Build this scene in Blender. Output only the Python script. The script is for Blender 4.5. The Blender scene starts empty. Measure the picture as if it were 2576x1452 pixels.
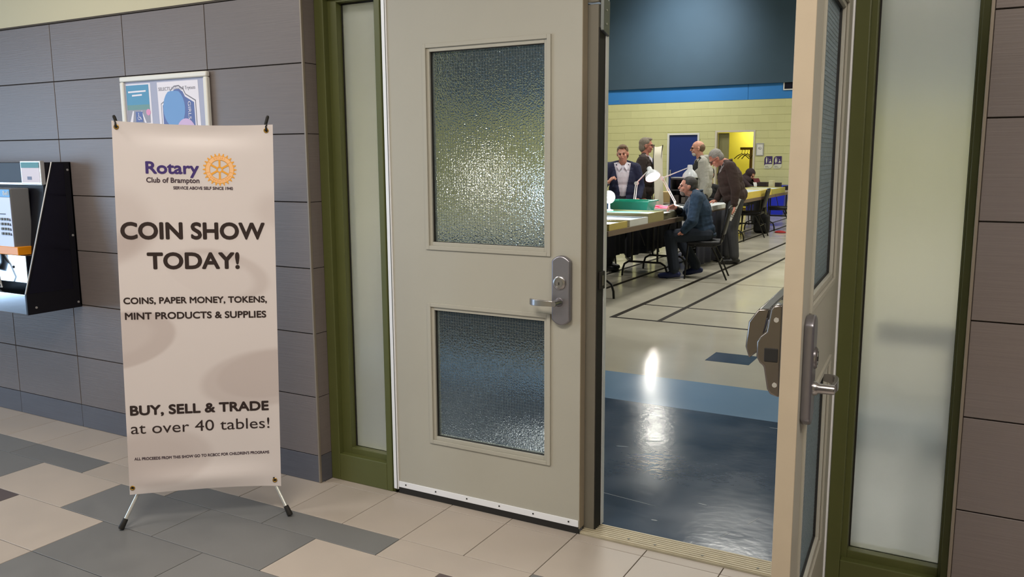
import bpy, bmesh, math, random
from mathutils import Vector, Matrix, noise
from mathutils.kdtree import KDTree
random.seed(7)
sc = bpy.context.scene
COL = sc.collection
PI = math.pi

# ------------------------------------------------------------------ camera
def make_camera():
    f, yaw, pit, rl = 2140.47, -0.512533, -0.154507, -0.0055577
    F = Vector((math.sin(yaw)*math.cos(pit), math.cos(yaw)*math.cos(pit), math.sin(pit)))
    R = F.cross(Vector((0, 0, 1))).normalized()
    U = R.cross(F)
    A = R*math.cos(rl) + U*math.sin(rl)
    B = -R*math.sin(rl) + U*math.cos(rl)
    cd = bpy.data.cameras.new('camera')
    cd.sensor_fit = 'HORIZONTAL'
    cd.sensor_width = 36.0
    cd.lens = 36.0*f/2576.0
    cd.clip_start = 0.05
    cd.clip_end = 100
    cam = bpy.data.objects.new('camera', cd)
    M = Matrix((A, B, -F)).transposed().to_4x4()
    M.translation = Vector((0, -2.90, 1.526))
    cam.matrix_world = M
    COL.objects.link(cam)
    sc.camera = cam
make_camera()

# ------------------------------------------------------------------ world, lights, exposure
sc.view_settings.view_transform = 'Standard'
sc.view_settings.look = 'None'
sc.view_settings.exposure = 0.0
sc.view_settings.gamma = 1.0
sc.view_settings.use_curve_mapping = False
w = bpy.data.worlds.new('world')
sc.world = w
w.use_nodes = True
w.node_tree.nodes['Background'].inputs[0].default_value = (0.62, 0.78, 1.0, 1)
w.node_tree.nodes['Background'].inputs[1].default_value = 0.5

def area(name, loc, size, energy, color=(1, 1, 1), aim=None, sizey=None, spread=180):
    ld = bpy.data.lights.new(name, 'AREA')
    ld.energy = energy
    ld.color = color
    ld.shape = 'RECTANGLE'
    ld.size = size
    ld.size_y = sizey or size
    ld.spread = math.radians(spread)
    o = bpy.data.objects.new(name, ld)
    o.location = loc
    if aim is not None:
        d = (Vector(aim) - Vector(loc)).normalized()
        o.rotation_euler = d.to_track_quat('-Z', 'Y').to_euler()
    COL.objects.link(o)
    return o
WARM = (1.0, 0.91, 0.79)
COOL = (0.50, 0.72, 1.0)
# hallway: daylight through the glazed entrance at its far left end, ceiling panels overhead
area('entrance_daylight', (-9.4, -3.6, 1.25), 3.0, 175, COOL, aim=(-4, -2.6, 1.0), sizey=2.4)
area('hall_lamp_light', (-3.9, -1.55, 2.93), 1.2, 28, (1.0, 0.95, 0.89), aim=(-3.9, -1.55, 0), sizey=0.6)
area('hall_lamp_light', (-1.5, -2.2, 2.93), 1.2, 60, WARM, aim=(-1.5, -2.2, 0), sizey=0.6)
area('hall_lamp_light', (1.0, -2.0, 2.93), 1.2, 62, WARM, aim=(1.0, -2.0, 0), sizey=0.6)  # added unseen panel, brightens the right wall and its green frame
area('hall_lamp_light', (-6.5, -3.0, 2.93), 1.2, 22, WARM, aim=(-6.5, -3.0, 0), sizey=0.6)
# sports hall: high panels
GYMC = (1.0, 0.97, 0.88)
GYM_LAMPS = [(-9.5, 6.0), (-9.5, 11.0), (-9.5, 16.0), (-3.5, 6.0), (-3.5, 11.0), (-1.6, 16.0), (1.5, 7.0), (1.5, 13.0)]
for gx, gy in GYM_LAMPS:
    area('sports_hall_lamp_light', (gx, gy, 6.02), 1.2, 138, GYMC, aim=(gx, gy, 0), sizey=0.6, spread=160)
pl = bpy.data.lights.new('wall_washer_light', 'SPOT'); pl.energy = 430; pl.color = (0.93, 0.97, 1.0); pl.shadow_soft_size = 0.12; pl.spot_size = math.radians(100); pl.spot_blend = 1.0
plo = bpy.data.objects.new('wall_washer_light', pl); plo.location = (-7.15, 17.62, 5.48); COL.objects.link(plo)
plo.rotation_euler = (Vector((-7.35, 19.9, 4.75))-plo.location).to_track_quat('-Z', 'Y').to_euler()

# ------------------------------------------------------------------ materials
def lin(c):
    return tuple(((v/255)/12.92 if v/255 <= 0.04045 else ((v/255+0.055)/1.055)**2.4) for v in c)
MATS = {}
def mat(name, rgb, rough=0.6, metal=0.0, var=0.0, scale=20.0, stretch=(1, 1, 1), bump=0.0, bscale=None, rnd=0.0,
        spec=0.5, emit=None, estr=0.0, coat=0.0, rvar=0.0):
    """principled material with procedural colour variation, per-piece variation and fine relief"""
    if name in MATS:
        return MATS[name]
    m = bpy.data.materials.new(name)
    m.use_nodes = True
    nt = m.node_tree
    p = nt.nodes['Principled BSDF']
    c = lin(rgb)
    p.inputs['Base Color'].default_value = (*c, 1)
    p.inputs['Roughness'].default_value = rough
    p.inputs['Metallic'].default_value = metal
    p.inputs['Specular IOR Level'].default_value = spec
    p.inputs['Coat Weight'].default_value = coat
    if emit is not None:
        p.inputs['Emission Color'].default_value = (*lin(emit), 1)
        p.inputs['Emission Strength'].default_value = estr
    if var or bump or rnd or rvar:
        tc = nt.nodes.new('ShaderNodeTexCoord')
        mp = nt.nodes.new('ShaderNodeMapping')
        mp.inputs['Scale'].default_value = stretch
        nt.links.new(tc.outputs['Object'], mp.inputs[0])
        nz = nt.nodes.new('ShaderNodeTexNoise')
        nz.inputs['Scale'].default_value = scale
        nz.inputs['Detail'].default_value = 5
        if rnd:
            oi = nt.nodes.new('ShaderNodeObjectInfo')
            ad = nt.nodes.new('ShaderNodeVectorMath'); ad.operation = 'ADD'
            ml = nt.nodes.new('ShaderNodeMath'); ml.operation = 'MULTIPLY'; ml.inputs[1].default_value = 50
            nt.links.new(oi.outputs['Random'], ml.inputs[0])
            nt.links.new(mp.outputs[0], ad.inputs[0]); nt.links.new(ml.outputs[0], ad.inputs[1])
            nt.links.new(ad.outputs[0], nz.inputs['Vector'])
        else:
            nt.links.new(mp.outputs[0], nz.inputs['Vector'])
        if var or rnd:
            hs = nt.nodes.new('ShaderNodeMixRGB'); hs.blend_type = 'MULTIPLY'; hs.inputs[0].default_value = 1
            hs.inputs[1].default_value = (*c, 1)
            mr = nt.nodes.new('ShaderNodeMapRange')
            mr.inputs[1].default_value = 0.3; mr.inputs[2].default_value = 0.7
            mr.inputs[3].default_value = 1-var; mr.inputs[4].default_value = 1+var
            nt.links.new(nz.outputs['Fac'], mr.inputs[0])
            if rnd:
                m2 = nt.nodes.new('ShaderNodeMapRange')
                m2.inputs[3].default_value = 1-rnd; m2.inputs[4].default_value = 1+rnd
                nt.links.new(oi.outputs['Random'], m2.inputs[0])
                mm = nt.nodes.new('ShaderNodeMath'); mm.operation = 'MULTIPLY'
                nt.links.new(mr.outputs[0], mm.inputs[0]); nt.links.new(m2.outputs[0], mm.inputs[1])
                nt.links.new(mm.outputs[0], hs.inputs[2])
            else:
                nt.links.new(mr.outputs[0], hs.inputs[2])
            nt.links.new(hs.outputs[0], p.inputs['Base Color'])
        if rvar:
            r2 = nt.nodes.new('ShaderNodeMapRange')
            r2.inputs[1].default_value = 0.3; r2.inputs[2].default_value = 0.7
            r2.inputs[3].default_value = max(0.02, rough-rvar); r2.inputs[4].default_value = rough+rvar
            nt.links.new(nz.outputs['Fac'], r2.inputs[0]); nt.links.new(r2.outputs[0], p.inputs['Roughness'])
        if bump:
            bn = nt.nodes.new('ShaderNodeBump')
            bn.inputs['Strength'].default_value = bump
            bn.inputs['Distance'].default_value = 0.002
            if bscale:
                n2 = nt.nodes.new('ShaderNodeTexNoise'); n2.inputs['Scale'].default_value = bscale
                nt.links.new(mp.outputs[0], n2.inputs['Vector']); nt.links.new(n2.outputs['Fac'], bn.inputs['Height'])
            else:
                nt.links.new(nz.outputs['Fac'], bn.inputs['Height'])
            nt.links.new(bn.outputs[0], p.inputs['Normal'])
    MATS[name] = m
    return m

M_wtile = mat('wall_tile', (112, 103, 101), 0.42, var=0.05, scale=6, stretch=(1, 1, 34), bump=0.25, rnd=0.04)
M_wbase = mat('wall_base_tile', (86, 86, 94), 0.45, var=0.07, scale=6, stretch=(1, 1, 20), bump=0.15, rnd=0.03)
M_grout = mat('grout', (76, 69, 62), 0.9, var=0.1, scale=40)
M_cream = mat('cream_paint', (206, 198, 168), 0.7, bump=0.1, scale=60)
M_trim = mat('tile_trim_metal', (136, 126, 114), 0.45, metal=0.3)
M_fb = mat('floor_tile_beige', (174, 163, 153), 0.42, var=0.035, scale=7, rnd=0.04, bump=0.08, rvar=0.06)
M_fg = mat('floor_tile_grey', (112, 112, 112), 0.42, var=0.06, scale=7, rnd=0.06, bump=0.08, rvar=0.06)
M_fd = mat('floor_tile_dark', (88, 78, 78), 0.42, var=0.06, scale=7, rnd=0.05, bump=0.08, rvar=0.06)
M_green = mat('green_paint', (84, 88, 46), 0.42, var=0.04, scale=5, bump=0.12, bscale=70)
M_door = mat('door_paint', (170, 167, 156), 0.45, var=0.02, scale=3, bump=0.1, bscale=90)
M_edge = mat('door_edge_paint', (172, 158, 138), 0.5, var=0.03, scale=9, bump=0.15, bscale=60)
M_alu = mat('aluminium', (205, 205, 205), 0.35, metal=0.75, var=0.04, scale=30)
M_whitealu = mat('white_aluminium', (238, 240, 246), 0.35, metal=0.1)
M_case = mat('latch_steel', (128, 122, 118), 0.22, metal=0.95)
M_chrome = mat('satin_nickel', (172, 170, 172), 0.24, metal=0.95, var=0.03, scale=15)
M_plate = mat('satin_steel_plate', (150, 148, 156), 0.38, metal=0.9, var=0.03, scale=50)
M_black = mat('black_rubber', (26, 23, 20), 0.7)
M_dgrey = mat('dark_grey_metal', (92, 90, 82), 0.45, metal=0.3)
M_mull = mat('mullion_paint', (118, 114, 104), 0.45, var=0.03, scale=6)
M_bracket = mat('bracket_steel', (120, 125, 125), 0.4, metal=0.6)
M_thresh = mat('threshold_metal', (186, 176, 152), 0.5, metal=0.15, var=0.1, scale=14, stretch=(1, 6, 1), bump=0.2)
M_dark = mat('dark_void', (20, 18, 17), 0.8)
M_ceil = mat('ceiling_tile', (215, 212, 205), 0.9, var=0.03, scale=80)
M_gfloor = mat('vinyl_beige', (186, 181, 166), 0.16, var=0.05, scale=1.6, bump=0.04, bscale=9, rvar=0.05)
M_gdark = mat('vinyl_dark_blue', (50, 68, 90), 0.17, var=0.08, scale=3.0, bump=0.22, bscale=26, rvar=0.04)
M_glight = mat('vinyl_light_blue', (112, 142, 172), 0.18, var=0.04, scale=2.0, bump=0.04, bscale=12, rvar=0.04)
M_line = mat('floor_line_black', (32, 27, 20), 0.5, spec=0.15)
M_seam = mat('floor_seam', (112, 104, 84), 0.4)
M_block = mat('yellow_block', (206, 204, 150), 0.6, var=0.02, scale=3, bump=0.15, bscale=40, rnd=0.02)
M_mortar = mat('yellow_mortar', (190, 189, 126), 0.8)
M_blueband = mat('blue_band', (46, 126, 200), 0.5, var=0.02, scale=2)
M_teal = mat('teal_grey_panel', (58, 80, 96), 0.75, var=0.03, scale=2)
M_navy = mat('navy_door', (24, 48, 118), 0.45, var=0.03, scale=2)
M_white = mat('white_paint', (225, 224, 218), 0.45)
M_offwhite = mat('offwhite_paint', (208, 200, 184), 0.5)
M_yell = mat('corridor_yellow', (226, 218, 92), 0.6, var=0.02, scale=3)

# frosted / textured glass
def glass_mat(name, rgb, rough, transl=0.4, bump=0.0, bscale=200.0, tc=(0.8, 0.85, 0.82)):
    m = bpy.data.materials.new(name); m.use_nodes = True
    nt = m.node_tree; p = nt.nodes['Principled BSDF']
    p.inputs['Base Color'].default_value = (*lin(rgb), 1)
    p.inputs['Roughness'].default_value = rough
    p.inputs['Transmission Weight'].default_value = 1
    p.inputs['IOR'].default_value = 1.22
    tr = nt.nodes.new('ShaderNodeBsdfTranslucent'); tr.inputs[0].default_value = (*tc, 1)
    mx = nt.nodes.new('ShaderNodeMixShader'); mx.inputs[0].default_value = transl
    nt.links.new(p.outputs[0], mx.inputs[1]); nt.links.new(tr.outputs[0], mx.inputs[2])
    nt.links.new(mx.outputs[0], nt.nodes['Material Output'].inputs[0])
    if bump:
        t = nt.nodes.new('ShaderNodeTexCoord')
        vo = nt.nodes.new('ShaderNodeTexVoronoi'); vo.inputs['Scale'].default_value = bscale
        vo.feature = 'SMOOTH_F1'
        nt.links.new(t.outputs['Object'], vo.inputs['Vector'])
        b = nt.nodes.new('ShaderNodeBump'); b.inputs['Strength'].default_value = bump; b.inputs['Distance'].default_value = 0.004
        nt.links.new(vo.outputs['Distance'], b.inputs['Height'])
        nt.links.new(b.outputs[0], p.inputs['Normal'])
    return m
M_frost = glass_mat('frosted_glass', (252, 252, 248), 0.38, 0.34, tc=(0.97, 0.97, 0.93))
M_wired = glass_mat('obscure_wired_glass', (236, 248, 255), 0.09, 0.04, bump=0.40, bscale=170, tc=(0.9, 0.97, 1.0))
M_wire = mat('glass_wire', (116, 126, 130), 0.4, metal=0.6)

# ------------------------------------------------------------------ mesh helpers
class MB:
    """collects shapes; build() links them as ONE mesh object"""
    def __init__(s): s.v = []; s.f = []
    def add(s, vs, fs):
        n = len(s.v); s.v += [tuple(v) for v in vs]; s.f += [tuple(i+n for i in f) for f in fs]; return s
    def box(s, x0, x1, y0, y1, z0, z1):
        x0, x1 = min(x0, x1), max(x0, x1); y0, y1 = min(y0, y1), max(y0, y1); z0, z1 = min(z0, z1), max(z0, z1)
        return s.add([(x0, y0, z0), (x1, y0, z0), (x1, y1, z0), (x0, y1, z0), (x0, y0, z1), (x1, y0, z1), (x1, y1, z1), (x0, y1, z1)],
                     [(3, 2, 1, 0), (4, 5, 6, 7), (0, 1, 5, 4), (1, 2, 6, 5), (2, 3, 7, 6), (3, 0, 4, 7)])
    def prism(s, pts, axis, a, b):
        """polygon pts (2D) extruded along axis from a to b; axis x: pts=(y,z); y: (x,z); z: (x,y)"""
        def P(p, t):
            return {'x': (t, p[0], p[1]), 'y': (p[0], t, p[1]), 'z': (p[0], p[1], t)}[axis]
        n = len(pts)
        return s.add([P(p, a) for p in pts] + [P(p, b) for p in pts],
                     [tuple(range(n))[::-1], tuple(range(n, 2*n))] + [(i, (i+1) % n, n+(i+1) % n, n+i) for i in range(n)])
    def tube(s, path, r, n=10, cap=True):
        pts = [Vector(p) for p in path]
        rr = r if isinstance(r, (list, tuple)) else [r]*len(pts)
        up = None; rings = []
        for i, p in enumerate(pts):
            d = (pts[min(i+1, len(pts)-1)] - pts[max(i-1, 0)]).normalized()
            if up is None:
                up = Vector((0, 0, 1)) if abs(d.z) < 0.9 else Vector((1, 0, 0))
            a = d.cross(up).normalized(); b = a.cross(d).normalized(); up = b
            rings.append([p + (a*math.cos(2*PI*k/n) + b*math.sin(2*PI*k/n))*rr[i] for k in range(n)])
        vs = [v for rg in rings for v in rg]
        fs = [(i*n+k, i*n+(k+1) % n, (i+1)*n+(k+1) % n, (i+1)*n+k) for i in range(len(pts)-1) for k in range(n)]
        if cap:
            fs += [tuple(range(n))[::-1], tuple(range((len(pts)-1)*n, len(pts)*n))]
        return s.add(vs, fs)
    def lathe(s, prof, c, axis='z', n=24):
        """prof list of (radius, height)"""
        vs = []
        for r, h in prof:
            for k in range(n):
                u, v = r*math.cos(2*PI*k/n), r*math.sin(2*PI*k/n)
                vs.append({'z': (c[0]+u, c[1]+v, c[2]+h), 'y': (c[0]+u, c[1]+h, c[2]+v), 'x': (c[0]+h, c[1]+u, c[2]+v)}[axis])
        fs = [(i*n+k, i*n+(k+1) % n, (i+1)*n+(k+1) % n, (i+1)*n+k) for i in range(len(prof)-1) for k in range(n)]
        fs += [tuple(range(n))[::-1], tuple(range((len(prof)-1)*n, len(prof)*n))]
        return s.add(vs, fs)
    def xform(s, M):
        s.v = [tuple(M @ Vector(v)) for v in s.v]; return s
    def build(s, name, m, parent=None, bevel=0, smooth=False, loc=None, label=None, kind=None, seg=2):
        me = bpy.data.meshes.new(name)
        me.from_pydata(s.v, [], s.f)
        bm = bmesh.new(); bm.from_mesh(me)
        bmesh.ops.recalc_face_normals(bm, faces=bm.faces)
        bm.to_mesh(me); bm.free()
        me.materials.append(m)
        o = bpy.data.objects.new(name, me)
        COL.objects.link(o)
        if parent is not None: o.parent = parent
        if loc is not None: o.location = loc
        if bevel:
            b = o.modifiers.new('bevel', 'BEVEL'); b.width = bevel; b.segments = seg; b.limit_method = 'ANGLE'; b.angle_limit = math.radians(40)
        if smooth:
            for p in me.polygons: p.use_smooth = True
            if smooth != 'all':
                try: me.set_sharp_from_angle(angle=math.radians(50))
                except Exception: pass
        if label: o['label'] = label
        if kind: o['kind'] = kind
        return o

def thing(name, label, cat, loc=(0, 0, 0), rz=0, group=None):
    o = bpy.data.objects.new(name, None)
    o.empty_display_size = 0.1
    COL.objects.link(o)
    o.location = loc; o.rotation_euler = (0, 0, rz)
    o['label'] = label; o['category'] = cat
    if group: o['group'] = group
    return o
def tag(o, label, cat, group=None):
    o['label'] = label; o['category'] = cat
    if group: o['group'] = group
    return o
def dup(o, parent=None):
    c = o.copy(); COL.objects.link(c)
    if parent is not None: c.parent = parent
    for ch in list(o.children): dup(ch, c)
    return c
def structure(o):
    o['kind'] = 'structure'; return o

def text_mesh(body, width, height=None, bold=0.0, align='CENTER', cap=0.7):
    """flat lettering as vertex/face lists, fitted to width (and cap height); origin left baseline"""
    cu = bpy.data.curves.new('lettering', 'FONT')
    cu.body = body; cu.size = 1.0; cu.offset = bold; cu.fill_mode = 'FRONT'; cu.resolution_u = 5
    o = bpy.data.objects.new('lettering', cu); COL.objects.link(o)
    dg = bpy.context.evaluated_depsgraph_get()
    me = o.evaluated_get(dg).to_mesh()
    vs = [v.co.copy() for v in me.vertices]; fs = [tuple(p.vertices) for p in me.polygons]
    o.evaluated_get(dg).to_mesh_clear()
    bpy.data.objects.remove(o); bpy.data.curves.remove(cu)
    x0 = min(v.x for v in vs); x1 = max(v.x for v in vs)
    sx = width/(x1-x0)
    sy = sx if height is None else height/cap
    return [((v.x-x0)*sx, v.y*sy) for v in vs], fs

# ------------------------------------------------------------------ the hallway shell
TW = 0.594
ROWS = [0.132, 0.417, 0.719, 1.023, 1.325, 1.629, 1.936, 2.237]
def tile_wall(name, x0, x1, joints, skipfirst=False):
    wall = structure(MB().box(x0, x1, 0.011, 0.25, 0, 2.237).build(name, M_grout))
    cache = {}
    for a, b in zip(joints[:-1], joints[1:]):
        for z0, z1 in zip(ROWS[:-1], ROWS[1:]):
            key = (round(b-a, 3), round(z1-z0, 3))
            if key not in cache:
                hw, hh = (b-a)/2-0.0022, (z1-z0)/2-0.0022
                o = MB().box(-hw, hw, 0, 0.012, -hh, hh).build('tile', M_wtile, wall, bevel=0.0012, seg=1)
                cache[key] = o
            else:
                o = cache[key].copy(); COL.objects.link(o)
            o.location = ((a+b)/2, 0, (z0+z1)/2)
        k2 = ('b', round(b-a, 3))
        if k2 not in cache:
            hw = (b-a)/2-0.001
            cache[k2] = o = MB().box(-hw, hw, 0.0, 0.012, 0.001, 0.131).build('base_tile', M_wbase, wall, bevel=0.001, seg=1)
        else:
            o = cache[k2].copy(); COL.objects.link(o)
        o.location = ((a+b)/2, 0, 0)
    return wall
XL, XR = -2.684, -0.032
wl = tile_wall('wall_left', -9.0, XL, [-9.0, -8.624] + [XL-TW*k for k in range(9, -1, -1)])
wr = tile_wall('wall_right', XR, 3.0, [XR+TW*k for k in range(0, 5)] + [3.0])
# tiled returns into the recess and metal corner strips
for wall, x, s in ((wl, XL, 1), (wr, XR, -1)):
    for z0, z1 in zip(ROWS[:-1], ROWS[1:]):
        MB().box(x-0.003*s, x+0.007*s, 0.010, 0.083, z0+0.0015, z1-0.0015).build('tile', M_wtile, wall)
    MB().box(x-0.003*s, x+0.007*s, 0.010, 0.083, 0, 0.131).build('base_tile', M_wbase, wall)
structure(MB().box(XL-0.001, XL+0.009, -0.003, 0.0098, 0, 2.237).build('trim_1', M_trim, bevel=0.002))
structure(MB().box(XR-0.009, XR+0.001, -0.003, 0.0098, 0, 2.237).build('trim_2', M_trim, bevel=0.002))
structure(MB().box(-9.0, XL, -0.004, 0.02, 2.2375, 2.246).build('trim_3', M_grout))
# upper painted wall, over the opening too
uw = MB().box(-9.0, XL, 0.002, 0.25, 2.246, 3.0); uw.box(XR, 3.0, 0.002, 0.25, 2.238, 3.0); uw.box(XL, XR, 0.08, 0.25, 2.305, 3.0)
structure(uw.build('wall_upper', M_cream))
# rest of the hallway
structure(MB().box(-9.0, 3.0, -5.2, 0.3, -0.12, -0.012).build('floor', M_grout)); hall_floor = bpy.data.objects['floor']
structure(MB().box(-9.0, 3.0, -5.2, 0.25, 3.0, 3.1).build('ceiling', M_ceil))
structure(MB().box(-9.0, 3.0, -5.3, -5.2, 0, 3.0).build('wall_back', M_cream))
structure(MB().box(3.0, 3.1, -5.3, 0.25, 0, 3.0).build('wall_side', M_wtile))
es = MB().box(-9.1, -9.0, -2.0, 0.25, 0, 3.0); es.box(-9.1, -9.0, -5.3, -2.0, 2.5, 3.0)
structure(es.build('wall_entrance', M_cream))
ef = MB()
for yy in (-5.15, -4.1, -3.05, -2.03):
    ef.box(-9.07, -9.02, yy-0.03, yy+0.03, 0, 2.5)
ef.box(-9.07, -9.02, -5.15, -2.0, 2.44, 2.5); ef.box(-9.07, -9.02, -5.15, -2.0, 0, 0.08)
structure(ef.build('window_1', M_alu))

# floor tiles
FX = lambda k: -1.08 - 0.3027*k
tile_cache = {}
def ftile(k0, k1, y0, y1, m):
    a, b = FX(k1), FX(k0)
    key = (round(b-a, 3), round(y1-y0, 3), m.name)
    if key not in tile_cache:
        hw, hh = (b-a)/2-0.0017, (y1-y0)/2-0.0017
        o = MB().box(-hw, hw, -hh, hh, -0.0125, 0).build('tile', m, hall_floor, bevel=0.001, seg=1)
        tile_cache[key] = o
    else:
        o = tile_cache[key].copy(); COL.objects.link(o)
    o.location = ((a+b)/2, (y0+y1)/2, 0)
for k in range(-9, 20):
    ftile(k, k+1, -0.300, 0.028, M_fb)
for k in range(-3, 5):
    ftile(k, k+1, 0.028, 0.088, M_fb)
MB().box(-2.675, -2.5925, 0.0297, 0.0863, -0.0125, 0).build('tile', M_fb, hall_floor, bevel=0.001, seg=1)
rowB = {3: 'g', 5: 'g', 7: 'b', 9: 'g', 11: 'g', 1: 'b', -1: 'g', -3: 'b', -5: 'b', -7: 'b', 13: 'b', 15: 'g', 17: 'b'}
for k, c in rowB.items(): ftile(k, k+2, -0.460, -0.300, {'g': M_fg, 'b': M_fb, 'd': M_fd}[c])
rowC = {10: 'g', 8: 'b', 6: 'g', 4: 'g', 2: 'b', 0: 'd', -2: 'b', -4: 'g', -6: 'b', 12: 'b', 14: 'g', 16: 'b'}
for k, c in rowC.items(): ftile(k, k+2, -0.768, -0.460, {'g': M_fg, 'b': M_fb, 'd': M_fd}[c])
rowD = {9: 'd', 7: 'b', 5: 'g', 3: 'g', 1: 'b', -1: 'b', -3: 'g', -5: 'b', -7: 'b', 11: 'b', 13: 'g', 15: 'b'}
for k, c in rowD.items(): ftile(k, k+2, -1.083, -0.768, {'g': M_fg, 'b': M_fb, 'd': M_fd}[c])
rowE = {7: 'b', 5: 'g', 3: 'g', 1: 'd', -1: 'b', -3: 'b', -5: 'b', 9: 'b', 11: 'd', 13: 'b'}
for k, c in rowE.items(): ftile(k, k+2, -1.390, -1.083, {'g': M_fg, 'b': M_fb, 'd': M_fd}[c])
yy = -1.390
for r in range(12):
    for k in range(-8 + r % 2, 17, 2):
        if (yy - 0.305) > -5.2:
            ftile(k, k+2, yy-0.305, yy, random.choice([M_fb, M_fb, M_fb, M_fg, M_fd]))
    yy -= 0.305

# ------------------------------------------------------------------ green door frame and sidelights
def ring(mb, x0, x1, z0, z1, wl_, wr_, wb, wt, y0, y1):
    mb.box(x0, x0+wl_, y0, y1, z0, z1); mb.box(x1-wr_, x1, y0, y1, z0, z1)
    mb.box(x0+wl_, x1-wr_, y0, y1, z0, z0+wb); mb.box(x0+wl_, x1-wr_, y0, y1, z1-wt, z1)
def sidelight(name, x0, x1, ol, orr, sl, sr):
    f = MB(); ring(f, x0, x1, 0, 2.30, ol, orr, 0.130, 0.085, 0.080, 0.25)
    fr = structure(f.build(name, M_green, bevel=0.003))
    s = MB(); ring(s, x0+ol-0.002, x1-orr+0.002, 0.128, 2.217, sl, sr, 0.030, 0.02, 0.112, 0.20)
    s.build('window_stop', M_green, fr, bevel=0.002)
    MB().box(x0+ol+sl-0.006, x1-orr-sr+0.006, 0.152, 0.158, 0.150, 2.205).build('pane', M_frost, fr)
    g = MB(); ring(g, x0+ol+sl-0.004, x1-orr-sr+0.004, 0.154, 2.20, 0.007, 0.004, 0.004, 0.010, 0.146, 0.152)
    g.build('glazing_bead', M_black, fr)
    return fr
sidelight('window_2', -2.676, -2.314, 0.052, 0.030, 0.050, 0.012)
sidelight('window_3', -0.420, -0.041, 0.046, 0.022, 0.020, 0.010)
hd = MB().box(-2.314, -0.420, 0.080, 0.25, 2.205, 2.305)
structure(hd.build('trim_4', M_green, bevel=0.003))
structure(MB().box(-2.314, -2.306, 0.09, 0.25, 0, 2.205).build('trim_5', M_green))
# threshold
th = MB().box(-1.372, -0.425, 0.090, 0.205, -0.012, 0.008)
for i in range(7):
    th.box(-1.371, -0.426, 0.094+i*0.0158, 0.103+i*0.0158, 0.008, 0.0115)
tho = structure(th.build('trim_6', M_thresh, bevel=0.001, seg=1))
sb = MB()
for x in (-1.17, -1.06, -0.87, -0.66): sb.lathe([(0.005, 0), (0.005, 0.0016)], (x, 0.118, 0.0113), n=10)
sb.build('screw', M_dgrey, tho)

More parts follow.
